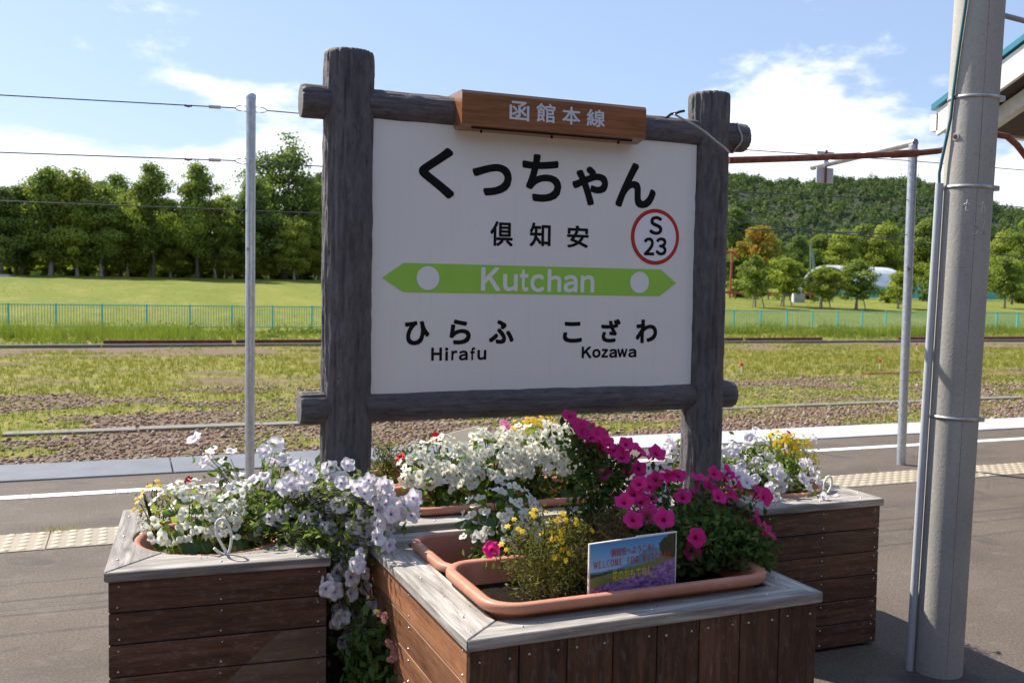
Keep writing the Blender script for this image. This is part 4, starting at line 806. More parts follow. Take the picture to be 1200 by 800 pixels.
def flat(pts, y, name, mat, parent): return MB().poly([(a_, y, b_) for a_, b_ in pts]).build(name, mat, parent)
flat(ARROW, y1, 'direction_band', 'green_print', bd); glyph_mesh(ROMAJI, 0.0034, y2, bd, 'letter', 'white_print')
def disc(bb_, k_, y, name, mat, n=48): 
    cx, cz, rx, rz = (bb_[0]+bb_[1])/2, (bb_[2]+bb_[3])/2, (bb_[1]-bb_[0])/2*k_, (bb_[3]-bb_[2])/2*k_
    return flat([(cx+rx*math.cos(2*math.pi*i/n), cz+rz*math.sin(2*math.pi*i/n)) for i in range(n)], y, name, mat, bd)
disc(DOTL, 1, y2, 'band_dot', 'white_print'); disc(DOTR, 1, y2, 'band_dot', 'white_print')
disc(RING, 1, y1, 'badge_ring', 'red_print'); disc(RING, .86, y2, 'badge_face', 'badge'); glyph_mesh(CODE, 0.003, y3, bd, 'code_character', 'black')
# varnished header over the top log
hx0, hx1, hz0, hz1, hy = 1.203, 2.018, 2.243, 2.378, 3.560
prof = [(hy, hz0+.004), (hy, hz1-.012), (hy+.008, hz1), (hy+.20, hz1+.004), (hy+.22, hz1-.01), (hy+.22, hz0+.06), (hy+.075, hz0-.012)]
bevel = .0
b = MB(); vs = [(hx0, y_, z_) for y_, z_ in prof]+[(hx1, y_, z_) for y_, z_ in prof]; vs = [(x_-(.04 if i in (4, 5, 6) and False else 0), y_, z_) for i, (x_, y_, z_) in enumerate(vs)]
n = len(prof); b.add(vs, [tuple(range(n))[::-1], tuple(range(n, 2*n))]+[(i, (i+1) % n, (i+1) % n+n, i+n) for i in range(n)])
hd = b.build('header_board', 'varnish', sg)
MB().box((hx0+.05, hy+.026, hz0-.008), (hx1-.05, hy+.034, hz0+.002)).build('shadow_gap', 'seam', hd)
for x in (hx0+.10, (hx0+hx1)/2, hx1-.10): MB().tube([(x, hy+.055, hz0-.018), (x, hy+.055, hz0-.002)], .005, 8).build('screw_head', 'seam', hd)
glyph_mesh(HEADER, 0.0016, hy-.0015, hd, 'kanji_character', 'silver_print')
# cable tied round the right end of the top log
ck = tag(MB().tube(WIRE, .0048, 8).build('tie_cable', 'cable_grey'), 'grey cable tied over the top log at the right post', 'cable')
bb2 = MB(); 
pts = [(2.545+.008*math.sin(i*1.3), SY+.067*math.cos(2*math.pi*i/20), 2.309+.067*math.sin(2*math.pi*i/20)) for i in range(21)]
bb2.tube(pts, .0042, 6); bb2.build('loop', 'cable_grey', ck)
for T_ in (TIE1, TIE2): MB().tube(T_, .0062, 6).build('tie_end', 'rubber', ck)
# ================================================================== FLOWER BOXES
def plank_mesh(L_, H_, T_=.018): 
    o = MB().cbox((-L_/2, -T_/2, -H_/2), (L_/2, T_/2, H_/2), .0025).build('plank', 'plank', None, (0, 0, 0)); me_ = o.data; me_.materials.clear(); bpy.data.objects.remove(o); return me_
def screw_dome(b, p, nrm, r=.0040):
    if RND.random() < .08: return
    r *= RND.uniform(.8, 1.1)
    nrm = Vector(nrm); a_ = nrm.orthogonal().normalized(); c_ = nrm.cross(a_); p = Vector(p); vs = []
    for rr__, h_ in ((1, 0), (.8, .45), (.35, .75)):
        vs += [p+(a_*math.cos(t_*math.pi/4)+c_*math.sin(t_*math.pi/4))*r*rr__+nrm*r*h_ for t_ in range(8)]
    b.add(vs, [(i*8+j, i*8+(j+1) % 8, i*8+8+(j+1) % 8, i*8+8+j) for i in range(2) for j in range(8)]+[tuple(range(16, 24))], True)
def flower_box(x0, x1, y0, y1, h, label, hole, front='h', nplank=6, mats=None, faded=None):
    t = thing('flower_box', ((x0+x1)/2, (y0+y1)/2, 0), label, 'planter box', 'wooden flower boxes'); T_ = .018; top = h-.032; lo = .012
    mats = mats or {}; sc = MB(); ph = (top-lo)/nplank
    def put(me_, loc, rot, mat):
        me2 = me_; o = inst('plank', me2, t, loc, rot); 
        if not me2.materials: me2.materials.append(MAT['plank'])
        o.material_slots[0].link = 'OBJECT'; o.material_slots[0].material = MAT[mat]; return o
    qz = lambda a_: Matrix.Rotation(a_, 4, 'Z').to_quaternion(); qv = Matrix.Rotation(math.pi/2, 4, 'Y').to_quaternion()
    for side in ('front', 'back', 'left', 'right'):
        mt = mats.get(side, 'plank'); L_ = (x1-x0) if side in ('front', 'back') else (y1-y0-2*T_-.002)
        if side == 'front' and front == 'v':
            n_ = 8; w_ = (x1-x0)/n_; me_ = plank_mesh(top-lo, w_-.0035)
            for i in range(n_):
                cx = x0+w_*(i+.5); put(me_, (cx, y0+T_/2+RND.uniform(-.0012, .0012), (top+lo)/2), qv, mt)
                for dx_ in (-.3, .3):
                    for z_ in (top-.035, .05): screw_dome(sc, (cx+dx_*w_, y0-.001, z_+RND.uniform(-.004, .004)), (0, -1, 0))
            continue
        me_ = plank_mesh(L_, ph-.0035)
        for i in range(nplank):
            z = lo+ph*(i+.5); e = RND.uniform(-.0012, .0012)
            if side in ('front', 'back'):
                y = y0+T_/2+e if side == 'front' else y1-T_/2+e; put(me_, ((x0+x1)/2, y, z), qz(0 if side == 'front' else math.pi), mt)
                if side == 'front':
                    for x in (x0+.03, (x0+x1)/2, x1-.03):
                        for dz in (-.32, .32): screw_dome(sc, (x+RND.uniform(-.004, .004), y0-.001, z+dz*ph), (0, -1, 0))
            else:
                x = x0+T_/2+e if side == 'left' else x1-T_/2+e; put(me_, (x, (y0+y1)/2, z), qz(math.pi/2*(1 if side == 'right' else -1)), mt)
                for y in (y0+.05, (y0+y1)/2, y1-.05):
                    for dz in (-.32, .32): screw_dome(sc, (x0-.001 if side == 'left' else x1+.001, y, z+dz*ph), (-1 if side == 'left' else 1, 0, 0))
    i_ = T_+.004
    b = MB(); b.box((x0+i_, y0+i_, .004), (x0+i_+.012, y1-i_, top-.002)); b.box((x1-i_-.012, y0+i_, .004), (x1-i_, y1-i_, top-.002)); b.box((x0+i_+.013, y0+i_, .004), (x1-i_-.013, y0+i_+.012, top-.002)); b.box((x0+i_+.013, y1-i_-.012, .004), (x1-i_-.013, y1-i_, top-.002)); b.box((x0+i_+.014, y0+i_+.014, .004), (x1-i_-.014, y1-i_-.014, .35))
    b.build('light_block', 'light_block', t)  # dark inner box added to stop light through the plank gaps
    # four mitred top boards round the opening
    ov = .012; oc = [Vector((x0-ov, y0-ov)), Vector((x1+ov, y0-ov)), Vector((x1+ov, y1+ov)), Vector((x0-ov, y1+ov))]; cen = Vector(((x0+x1)/2, (y0+y1)/2)); n_ = 16
    for k_ in range(4):
        A_, B_ = oc[k_], oc[(k_+1) % 4]; up_ = []
        for i in range(n_+1):
            t_ = .0012+.9976*i/n_; o_ = A_.lerp(B_, t_)
            if hole[0] == 'round':
                c_ = Vector((hole[1], hole[2])); a0 = math.atan2(A_.y-c_.y, A_.x-c_.x); a1 = math.atan2(B_.y-c_.y, B_.x-c_.x)
                if a1 < a0: a1 += 2*math.pi
                a_ = a0+(a1-a0)*t_; in_ = c_+Vector((math.cos(a_), math.sin(a_)))*hole[3]
            else:
                hc_ = [Vector((hole[1], hole[3])), Vector((hole[2], hole[3])), Vector((hole[2], hole[4])), Vector((hole[1], hole[4]))]; in_ = hc_[k_].lerp(hc_[(k_+1) % 4], t_)
            up_.append((o_, in_))
        dz = RND.uniform(-.0015, .0015); rot = -k_*math.pi/2; R_ = Matrix.Rotation(rot, 2); vs = []
        for z in (h-.032, h):
            for o_, in_ in up_:
                for q_ in (o_, in_): w_ = R_ @ (q_-cen); vs.append((w_.x, w_.y, z-h))
        m_ = 2*(n_+1); fs = [tuple(range(0, 2))+(m_+1, m_), (2*n_, 2*n_+1, m_+2*n_+1, m_+2*n_)]
        for i in range(n_): a_ = 2*i; fs += [(a_, a_+2, a_+3, a_+1), (m_+a_, m_+a_+1, m_+a_+3, m_+a_+2), (a_, a_+2, m_+a_+2, m_+a_), (a_+1, a_+3, m_+a_+3, m_+a_+1)]
        ob = MB().add(vs, fs).build('top_board', mats.get('top', 'topboard'), t, (0, 0, 0)); bpy.context.view_layer.update()
        bm = bmesh.new(); bm.from_mesh(ob.data); es = [e for e in bm.edges if len(e.link_faces) == 2 and e.calc_face_angle(0) > .9]
        bmesh.ops.bevel(bm, geom=es, offset=.0028, segments=1, affect='EDGES'); bm.to_mesh(ob.data); bm.free()
        ob.location = Vector((cen.x, cen.y, h+dz))-base_of(t); ob.rotation_euler = (0, 0, -rot)
        for s_ in (.12, .5, .88): p_ = A_.lerp(B_, s_); q_ = p_.lerp(cen, .085); screw_dome(sc, (q_.x, q_.y, h+dz), (0, 0, 1), .0055)
    s_ = sc.build('screws', 'screw', t); s_['kind'] = 'stuff'
    return t
BH = .68
fb = flower_box(-.067, .628, 3.262, 4.15, BH, 'wooden flower box with round hole and trailing white petunias at far left', ('round', .285, 3.68, .30), 'h', 6, {})
# thin paler boards over the left box's lower right planks, cut on a slant
pt = MB()
for i in range(5):
    ph = (BH-.032-.012)/6; za, zb = .012+ph*i+.003, .012+ph*(i+1)-.003
    xa = lambda z: .628-.27*(0.565-z)/.20*.86 if z < .565 else .628
    if i == 4: continue
    pa, pb = max(-.05, xa(za)), max(-.05, xa(zb))
    MB().prism([(pa, 3.2625, za), (.626, 3.2625, za), (.626, 3.2625, zb), (pb, 3.2625, zb)], (0, -.0035, 0)).build('slant_board', 'plank_pale', fb)
fr = flower_box(.834, 1.992, 2.345, 3.445, BH, 'large wooden flower box nearest the camera, with upright front boards', ('rect', .950, 1.880, 2.450, 3.310), 'v', 6, {'left': 'plank_sunlit'})
bk = flower_box(.935, 2.255, 3.575, 4.70, BH, 'wooden flower box under the sign, holding the white begonias', ('rect', 1.05, 2.02, 3.70, 4.52), 'h', 6, {})
rb = flower_box(2.548, 3.192, 3.392, 4.28, BH, 'wooden flower box right of the sign post with white and yellow flowers', ('round', 2.87, 3.80, .28), 'h', 6, {})

# ---- pots
def rrect(x0, x1, y0, y1, r, off, z, n=8):
    x0, x1, y0, y1 = x0+off, x1-off, y0+off, y1-off; r = max(.02, r-off); o = []
    for cx, cy, a0 in ((x1-r, y0+r, -90), (x1-r, y1-r, 0), (x0+r, y1-r, 90), (x0+r, y0+r, 180)):
        for i in range(n+1): a_ = rad(a0+90*i/n); o.append((cx+r*math.cos(a_), cy+r*math.sin(a_), z))
    return o
def trough_pot(x0, x1, y0, y1, z, label, r=.11, soil=.075):
    t = thing('plastic_planter', ((x0+x1)/2, (y0+y1)/2, z-.28), label, 'planter', 'terracotta planters'); b = MB()
    prof = [(.075, -.28), (.036, -.04), (.030, -.030), (.006, -.030), (.000, -.022), (.0, -.010), (.003, -.003), (.009, 0), (.024, 0), (.032, -.003), (.036, -.012), (.042, -.06), (.065, -.2)]
    rings = [rrect(x0, x1, y0, y1, r, o_, z+h_) for o_, h_ in prof]; n_ = len(rings[0]); vs = [p for rg in rings for p in rg]
    b.add(vs, [(i*n_+j, i*n_+(j+1) % n_, (i+1)*n_+(j+1) % n_, (i+1)*n_+j) for i in range(len(prof)-1) for j in range(n_)], True); b.add(rings[0], [tuple(range(n_))])
    b.build('pot', 'terracotta', t); MB().poly(rrect(x0, x1, y0, y1, r, .044, z-soil)).build('soil', 'soil', t); return t
trough_pot(.925, 1.905, 2.415, 2.900, .726, 'front terracotta planter in the nearest box, holding the small placard')
trough_pot(.945, 1.915, 2.872, 3.335, .706, 'second terracotta planter of the nearest box, behind the placard planter', .11, .11)
trough_pot(1.030, 2.050, 3.668, 4.150, .716, 'terracotta planter full of white begonias under the sign')
trough_pot(1.015, 2.050, 4.165, 4.560, .716, 'rearmost terracotta planter behind the white begonias')
def round_pot(c, r, z, label):
    t = thing('round_pot', (c[0], c[1], z-.3), label, 'pot', 'round terracotta pots'); b = MB()
    b.lathe([(.001, -.3), (r*.62, -.3), (r*.88, -.05), (r*.88, -.045), (r, -.045), (r, -.012), (r-.008, 0), (r-.026, 0), (r-.034, -.010), (r*.80, -.06), (r*.70, -.2)], (c[0], c[1], z), 56); b.build('pot', 'terracotta', t)
    MB().lathe([(.001, -.06), (r*.83, -.06)], (c[0], c[1], z), 40).build('soil', 'soil', t)
round_pot((.285, 3.68), .285, .672, 'round terracotta pot sunk in the far left box')
round_pot((2.87, 3.80), .265, .690, 'round terracotta pot sunk in the box right of the sign')

def turn(o, deg, px_, py_):
    """turn a finished thing about a vertical line"""
    R_ = Matrix.Rotation(rad(deg), 3, 'Z'); p_ = Vector((px_, py_, 0)); o.location = p_+R_ @ (o.location-p_); o.rotation_euler = (0, 0, rad(deg))
turn(fb, -3.4, .28, 3.27)
for o in [fr]+[q for q in bpy.data.objects if q.name.startswith('plastic_planter')][:2]: turn(o, 1.1, .82, 2.33)
# ---- flowers
def petunia(name, mat, seed=0):
    R = random.Random(seed); p1, p2 = R.uniform(0, 6.28), R.uniform(0, 6.28); a1, a2, cup, ob_ = R.uniform(.07, .16), R.uniform(.06, .14), R.uniform(-.12, .16), R.uniform(.0, .10)
    N_ = 25; rs = [(.03, -.55), (.13, -.40), (.30, -.12), (.55, .02), (.80, .05), (1., .0)]; V = []; at = []; ta = []
    for r_, h_ in rs:
        for j in range(N_):
            th = 2*math.pi*j/N_; e = 1-(.24*(1-abs(math.cos(2.5*th))**.7))*r_**1.6; V.append((r_*e*math.cos(th), r_*e*math.sin(th), h_+cup*r_**2+a1*r_**2*math.sin(5*th+p1)+a2*r_**3*math.sin(8*th+p2)+ob_*r_**2*math.cos(2*th))); at.append(r_); ta.append(abs(math.cos(2.5*th))**5)
    F = [(i*N_+j, i*N_+(j+1) % N_, (i+1)*N_+(j+1) % N_, (i+1)*N_+j) for i in range(len(rs)-1) for j in range(N_)]; k0 = len(V)
    for r_, h_ in ((.16, -.42), (.07, -1.25)):
        for j in range(8): th = math.pi*j/4; V.append((r_*math.cos(th), r_*math.sin(th), h_)); at.append(.45); ta.append(0)
    F += [(k0+j, k0+(j+1) % 8, k0+8+(j+1) % 8, k0+8+j) for j in range(8)]
    return mesh_np(name, V, np.array(F), [MAT[mat]], {'r': at, 't': ta}, True)
def begonia(name, mat, seed=0):
    V = []; F3 = []; at = []; R = random.Random(seed)
    for k_ in range(4):
        a_ = math.pi/2*k_+R.uniform(-.15, .15); sz_ = (.62, .42)[k_ % 2]*R.uniform(.9, 1.1); cx, cy = math.cos(a_)*sz_*.85, math.sin(a_)*sz_*.85; n0 = len(V); V.append((cx, cy, .06+.1*(k_ % 2))); at.append(.7)
        for j in range(9): th = 2*math.pi*j/9; V.append((cx+sz_*.78*math.cos(th), cy+sz_*.78*math.sin(th), .28*(abs(math.cos(th-a_)))*R.uniform(.5, 1.2)+.1*(k_ % 2))); at.append(1.)
        F3 += [(n0, n0+1+j, n0+1+(j+1) % 9) for j in range(9)]
    n0 = len(V)
    for i, (r_, h_) in enumerate(((.2, .12), (.2, .26), (.02, .36))):
        for j in range(6): th = math.pi*j/3; V.append((r_*math.cos(th), r_*math.sin(th), h_)); at.append(0)
    F4 = [(n0+i*6+j, n0+i*6+(j+1) % 6, n0+i*6+6+(j+1) % 6, n0+i*6+6+j) for i in range(2) for j in range(6)]
    return mesh_np(name, V, [np.array(F3), np.array(F4)], [MAT[mat]], {'r': at}, True)
PM = {m_: [petunia('petunia_flower', m_, i) for i in range(5)] for m_ in ('pet_white', 'pet_mag', 'pet_pink', 'pet_red')}
BM = [begonia('begonia_flower', 'pet_beg', s_) for s_ in range(3)]; SM_ = begonia('small_flower', 'pet_salmon', 9)
def leafobj():
    k = NT('leaf_begonia_round', .38, 0, .4); f = k.rand(); k.col(k.mix(f, (.030, .075, .012), (.12, .19, .030))); k.translucent(.3, (1, 1.1, .5)); V = [(0, .1, 0)]
    for j in range(11): th = 2*math.pi*j/11; V.append((.92*math.cos(th), .5+.62*math.sin(th)*(1.0), .16*math.cos(2*th)+.06*math.sin(3*th)))
    return mesh_np('begonia_leaf', V, np.array([(0, 1+j, 1+(j+1) % 11) for j in range(11)]), [k.m], None, True)
LEAF = leafobj()
def face(d, roll_=None):
    q = Vector(d).normalized().to_track_quat('Z', 'Y'); return q @ Matrix.Rotation(RND.uniform(0, 6.28) if roll_ is None else roll_, 4, 'Z').to_quaternion()
CV = Vector((0, -1, .45))
def petunia_plant(name, label, root, pts, mat, r=(.024, .031), leafn=34, leafmat_='leaf_pet', core=(), lsize=.034, down=.02, outc=None, corner=None, spread=.034, more=0, frm=0):
    root = Vector(root); t = thing(name, root, label, 'flowers', 'flowering plants'); oc = Vector(outc) if outc is not None else root+Vector((0, 0, .1)); st = MB(); C = []
    pts = list(pts)+[tuple(Vector(RND.choice(pts[frm:] if RND.random() < .8 else pts))+Vector((RND.gauss(0, .035), RND.uniform(-.03, .05), RND.gauss(0, .030)))) for _ in range(more)]
    for p in pts:
        p = Vector(p); d = (p-oc).normalized()*.7+CV*.75+Vector((RND.uniform(-.5, .5), RND.uniform(-.5, .5), RND.uniform(-.35, .45)))
        inst('flower', RND.choice(PM[mat]), t, p, face(d), RND.uniform(*r))
        bp = p-d.normalized()*.035; m_ = bp.lerp(oc, .45)+Vector((RND.uniform(-.03, .03), RND.uniform(-.03, .03), RND.uniform(0, .05))); e = oc+Vector((RND.uniform(-.06, .06), RND.uniform(-.06, .06), -.03))
        pa = [bp, m_, e]
        if corner is not None and p.z < corner[2]-.02:
            c_ = Vector(corner)+Vector((RND.uniform(-.06, .04), RND.uniform(-.06, .06), RND.uniform(.02, .06))); pa = [bp, (bp+c_)/2+Vector((.02, -.02, 0)), c_, e]
        st.tube(pa, .0016, 4)
        q = np.array(bp)+np.array(-d.normalized())*.03+rng.normal(0, spread, (leafn, 3)); q[:, 2] -= down; C.append(q)
        seg = [np.array(pa[i].lerp(pa[i+1], RND.random())) for i in range(len(pa)-1) for _ in range(2)]; C.append(np.array(seg)+rng.normal(0, .02, (len(seg), 3)))
    for (c_, s_, n_) in core: C.append(np.array(c_)+unit(n_)*(rng.random((n_, 1))**.45)*np.array(s_))
    C = np.concatenate(C); V, F, vv = leaf_arrays(C, lsize, .5); o = bpy.data.objects.new('foliage', mesh_np('foliage', V-np.array(root), F, [MAT[leafmat_]], {'v': vv})); link(o, t, root); o['kind'] = 'stuff'
    s_ = st.build('stems', 'stem', t); s_['kind'] = 'stuff'; return t
def begonia_plant(label, root, domes, nflow, nleaf, cat='flowers', fsz=(.016, .024), lsz=(.022, .036), lime=0):
    root = Vector(root); t = thing('begonia_plant', root, label, cat, 'flowering plants'); st = MB()
    for c_, s_ , wgt in domes:
        c_ = Vector(c_); 
        for _ in range(int(nflow*wgt)):
            d = Vector((RND.gauss(0, 1), RND.gauss(0, 1)-.75, abs(RND.gauss(0, 1))*.9+.05)).normalized(); k_ = RND.uniform(.86, 1.08); p = c_+Vector((d.x*s_[0], d.y*s_[1], d.z*s_[2]))*k_
            inst('flower', RND.choice(BM), t, p, face(d+CV*.5+Vector((RND.uniform(-.6, .6), RND.uniform(-.6, .6), RND.uniform(-.4, .4)))), RND.uniform(*fsz))
            if RND.random() < .5: st.tube([p-d*.02, p.lerp(c_, .5), Vector((c_.x, c_.y, root.z))], .0018, 4)
        for _ in range(int(nleaf*wgt)):
            d = Vector((RND.gauss(0, 1), RND.gauss(0, 1)-.5, RND.gauss(0, .8))).normalized(); k_ = RND.uniform(.45, .95); p = c_+Vector((d.x*s_[0], d.y*s_[1], d.z*s_[2]*(1. if d.z > 0 else 1.15)-.02))*k_
            if p.z < root.z+.0: continue
            inst('leaf', LEAF, t, p, face(d*.7+Vector((RND.uniform(-.6, .6), RND.uniform(-.9, .3), .8))), RND.uniform(*lsz))
        n_ = int(220*wgt*len(domes)); C = np.array(c_)+unit(n_)*(rng.random((n_, 1))**.4)*np.array(s_)*.92; V, F, vv = leaf_arrays(C, .032, .8)
        if lime: vv = np.clip(vv+lime, 0, 1)
        o = bpy.data.objects.new('foliage', mesh_np('foliage', V-np.array(root), F, [MAT['leaf_lime' if lime else 'leaf_beg']], {'v': vv})); link(o, t, root); o['kind'] = 'stuff'
    s_ = st.build('stems', 'stem', t); s_['kind'] = 'stuff'; return t
def bushy(name, label, root, c_, s_, nleaf, lsize, mat, aspect, nfl=0, fr=.010, fmat='pet_yellow', droop=0., topb=.2, extra=()):
    root = Vector(root); t = thing(name, root, label, 'flowers', 'flowering plants'); cs = [(c_, s_)]+list(extra); C = []
    for cc, ss in cs: C.append(np.array(cc)+unit(nleaf)*(rng.random((nleaf, 1))**.42)*np.array(ss)*(1+.25*rng.normal(size=(nleaf, 1))*.5))
    C = np.concatenate(C); C = C[C[:, 2] > root.z-.01]; V, F, vv = leaf_arrays(C, lsize, aspect, droop); o = bpy.data.objects.new('foliage', mesh_np('foliage', V-np.array(root), F, [MAT[mat]], {'v': vv})); link(o, t, root); o['kind'] = 'stuff'
    st = MB(); fl = MB(); fv = []
    for i in range(16):
        cc, ss = cs[i % len(cs)]; e = Vector(cc)+Vector((RND.uniform(-.8, .8)*ss[0], RND.uniform(-.8, .8)*ss[1], RND.uniform(.2, .9)*ss[2])); st.tube([root+Vector((RND.uniform(-.03, .03)+(cc[0]-c_[0])*.7, RND.uniform(-.03, .03), -.0)), (root+e)/2+Vector(((cc[0]-c_[0])*.3, RND.uniform(-.02, .02), .02)), e], .0018, 4)
    q = st.build('stems', 'leaf_olive' if mat == 'leaf_olive' else 'stem', t); q['kind'] = 'stuff'
    if nfl:
        Vs = []; Fs = []; at = []; n0 = 0
        for i in range(nfl):
            cc, ss = cs[i % len(cs)]; d = Vector((RND.gauss(0, 1), RND.gauss(0, 1)-.6, abs(RND.gauss(0, 1))+topb)).normalized(); p = Vector(cc)+Vector((d.x*ss[0], d.y*ss[1], d.z*ss[2]))*RND.uniform(.9, 1.15); q = face(d*.6+Vector((0, -.5, .5))); sz_ = fr*RND.uniform(.75, 1.25)
            ring = [(0, .15, 0.)]+[((.55+.45*(j % 2))*1.0, .0, 1.) for j in range(12)]
            for j, (rr__, h_, a_) in enumerate(ring): th = 2*math.pi*(j-1)/12; Vs.append(p+q @ (Vector((rr__*math.cos(th), rr__*math.sin(th), h_))*sz_)-root); at.append(a_)
            Fs += [(n0, n0+1+j, n0+1+(j+1) % 12) for j in range(12)]; n0 += 13
        o = bpy.data.objects.new('flowers', mesh_np('flowers', [tuple(v_) for v_ in Vs], np.array(Fs), [MAT[fmat]], {'r': at})); link(o, t, root); o['kind'] = 'stuff'
    return t
# far left box
petunia_plant('petunia_plant', 'white violet-veined petunias trailing over the far left box corner', (.42, 3.62, .62), PETL, 'pet_white', (.026, .037), 6, 'leaf_pet', [((.45, 3.6, .78), (.18, .18, .10), 260), ((.60, 3.42, .70), (.12, .12, .10), 110), ((.70, 3.32, .52), (.05, .05, .10), 20)], .036, .015, (.45, 3.62, .72), (.60, 3.36, .70), more=125, frm=34)
begonia_plant('creamy white begonias in the left part of the far left box', (.20, 3.66, .615), [((.20, 3.62, .70), (.16, .15, .20), .6), ((.34, 3.60, .70), (.13, .13, .17), .4)], 90, 60, fsz=(.017, .026), lsz=(.026, .042), lime=.2)
bushy('marigold_plant', 'thin orange marigolds at the left rim of the far left box', (.09, 3.82, .615), (.09, 3.84, .73), (.075, .07, .12), 420, .020, 'leaf_olive', .25, 22, .012)
# box under the sign
begonia_plant('left mound of white begonias in the planter under the sign', (1.24, 3.93, .65), [((1.24, 3.90, .77), (.18, .16, .19), 1.)], 125, 60, fsz=(.021, .030))
begonia_plant('middle mound of white begonias in the planter under the sign', (1.55, 3.93, .65), [((1.49, 3.94, .79), (.16, .17, .20), .5), ((1.68, 3.93, .80), (.15, .17, .22), .5)], 215, 80, fsz=(.021, .030))
begonia_plant('right mound of white begonias behind the magenta petunias', (1.86, 3.93, .65), [((1.87, 3.92, .81), (.15, .16, .22), 1.)], 110, 50, fsz=(.021, .030))
bushy('weedy_plant', 'olive weedy plant at the left end of the rear planter', (1.14, 4.36, .64), (1.14, 4.36, .76), (.12, .10, .13), 900, .026, 'leaf_olive', .3)
petunia_plant('petunia_plant', 'few dark red petunias behind the left begonias', (1.24, 4.30, .64), [FC['red1'], FC['red2'], FC['red3']], 'pet_red', (.024, .03), 20, 'leaf_deep')
bushy('marigold_plant', 'yellow marigolds rising behind the begonias under the sign', (1.88, 4.36, .64), (1.88, 4.36, .84), (.16, .10, .13), 900, .022, 'leaf_lime', .3, 80, .014, topb=.6)
petunia_plant('petunia_plant', 'single pale pink petunia behind the begonias', (1.64, 4.30, .64), [FC['pink'], (1.72, 4.2, .90)], 'pet_pink', (.028, .034), 14, 'leaf_pet')
# nearest box
begonia_plant('small white begonia in the second planter of the nearest box', (1.21, 3.10, .60), [((1.21, 3.08, .74), (.15, .14, .20), 1.)], 62, 58, fsz=(.017, .024), lsz=(.024, .040))
petunia_plant('petunia_plant', 'lone magenta petunia low beside the small begonia', (1.10, 3.0, .60), [FC['single']], 'pet_mag', (.030, .031), 22, 'leaf_pet')
petunia_plant('petunia_plant', 'tall magenta petunias in front of the lower log of the sign', (1.66, 3.14, .60), MAG1, 'pet_mag', (.031, .039), 22, 'leaf_deep', [((1.60, 3.12, .86), (.13, .12, .16), 520), ((1.64, 3.12, .70), (.22, .14, .10), 800)], .032, .03, (1.62, 3.14, .78), more=12)
petunia_plant('petunia_plant', 'magenta petunias spilling over the right end of the nearest box', (1.78, 2.72, .65), MAG2, 'pet_mag', (.029, .037), 26, 'leaf_deep', [((1.74, 2.70, .78), (.22, .17, .11), 2000), ((1.58, 2.80, .76), (.16, .12, .10), 900), ((1.90, 2.62, .76), (.12, .12, .08), 600)], .030, .03, (1.76, 2.74, .74), more=10)
bushy('marigold_plant', 'yellow marigolds with olive foliage left of the small placard', (1.19, 2.68, .65), (1.17, 2.67, .78), (.115, .12, .14), 1500, .019, 'leaf_olive', .3, 40, .0115, extra=[((1.28, 2.70, .78), (.08, .10, .13))])
bushy('dried_plant', 'tangle of dried brown stalks behind the small placard', (1.44, 2.70, .65), (1.44, 2.70, .78), (.17, .10, .12), 1400, .055, 'leaf_brown', .06, 0, .01, 'pet_yellow', .5)
# right box
petunia_plant('petunia_plant', 'white petunias with dark throats in the box right of the sign', (2.80, 3.78, .63), PETR, 'pet_white', (.024, .034), 9, 'leaf_pet', [((2.80, 3.75, .76), (.22, .18, .12), 520)], .034, .015, (2.82, 3.80, .74), more=45)
bushy('marigold_plant', 'round clump of yellow marigolds on the box right of the sign', (3.02, 3.86, .63), (3.06, 3.86, .76), (.125, .13, .14), 1300, .020, 'leaf_lime', .35, 120, .0118, topb=.5, extra=[((2.98, 3.86, .80), (.09, .1, .12))])
petunia_plant('petunia_plant', 'one small red bloom above the yellow marigolds', (2.98, 3.92, .63), [FC['redR']], 'pet_red', (.016, .018), 10, 'leaf_olive')
petunia_plant('petunia_plant', 'one dark red bloom above the creamy begonias of the far left box', (.40, 3.80, .615), [(.205, 3.78, .865)], 'pet_red', (.018, .02), 10, 'leaf_pet')
# plant on the ground in the gap
t = bushy('ground_plant', 'dark leafy plant with faded pink flowers in the gap between the boxes', (.745, 3.18, .0), (.765, 3.16, .24), (.09, .14, .26), 900, .045, 'leaf_deep', .5, 0)
for p in [(.80, 3.05, .42), (.815, 3.03, .40), (.80, 3.02, .38), (.79, 3.08, .50), (.775, 3.10, .51)]: inst('flower', SM_, t, p, face(CV), .020)

# ---- crumbs of soil and dropped petals on the boards
n_ = 90; X = np.concatenate([rng.normal(1.3, .3, 40).clip(.85, 1.95), rng.uniform(.86, .93, 20), rng.normal(.35, .12, 30)]); Y = np.concatenate([2.412-np.abs(rng.normal(0, .012, 40))+.019*(X[:40]-.83), rng.uniform(2.4, 3.3, 20), rng.uniform(3.33, 3.37, 30)]); sz = rng.uniform(.0005, .0017, n_)
V = octa[None]*(sz[:, None, None]*rng.uniform(.6, 1.4, (n_, 6, 1)))+np.stack([X, Y, np.full(n_, .6805)+sz*.4], 1)[:, None, :]
tag(link(bpy.data.objects.new('soil_crumbs', mesh_np('soil_crumbs', V.reshape(-1, 3), (of[None]+6*np.arange(n_)[:, None, None]).reshape(-1, 3), [MAT['soil']]))), 'crumbs of spilled soil on the planter box boards', 'soil', None, 'stuff')

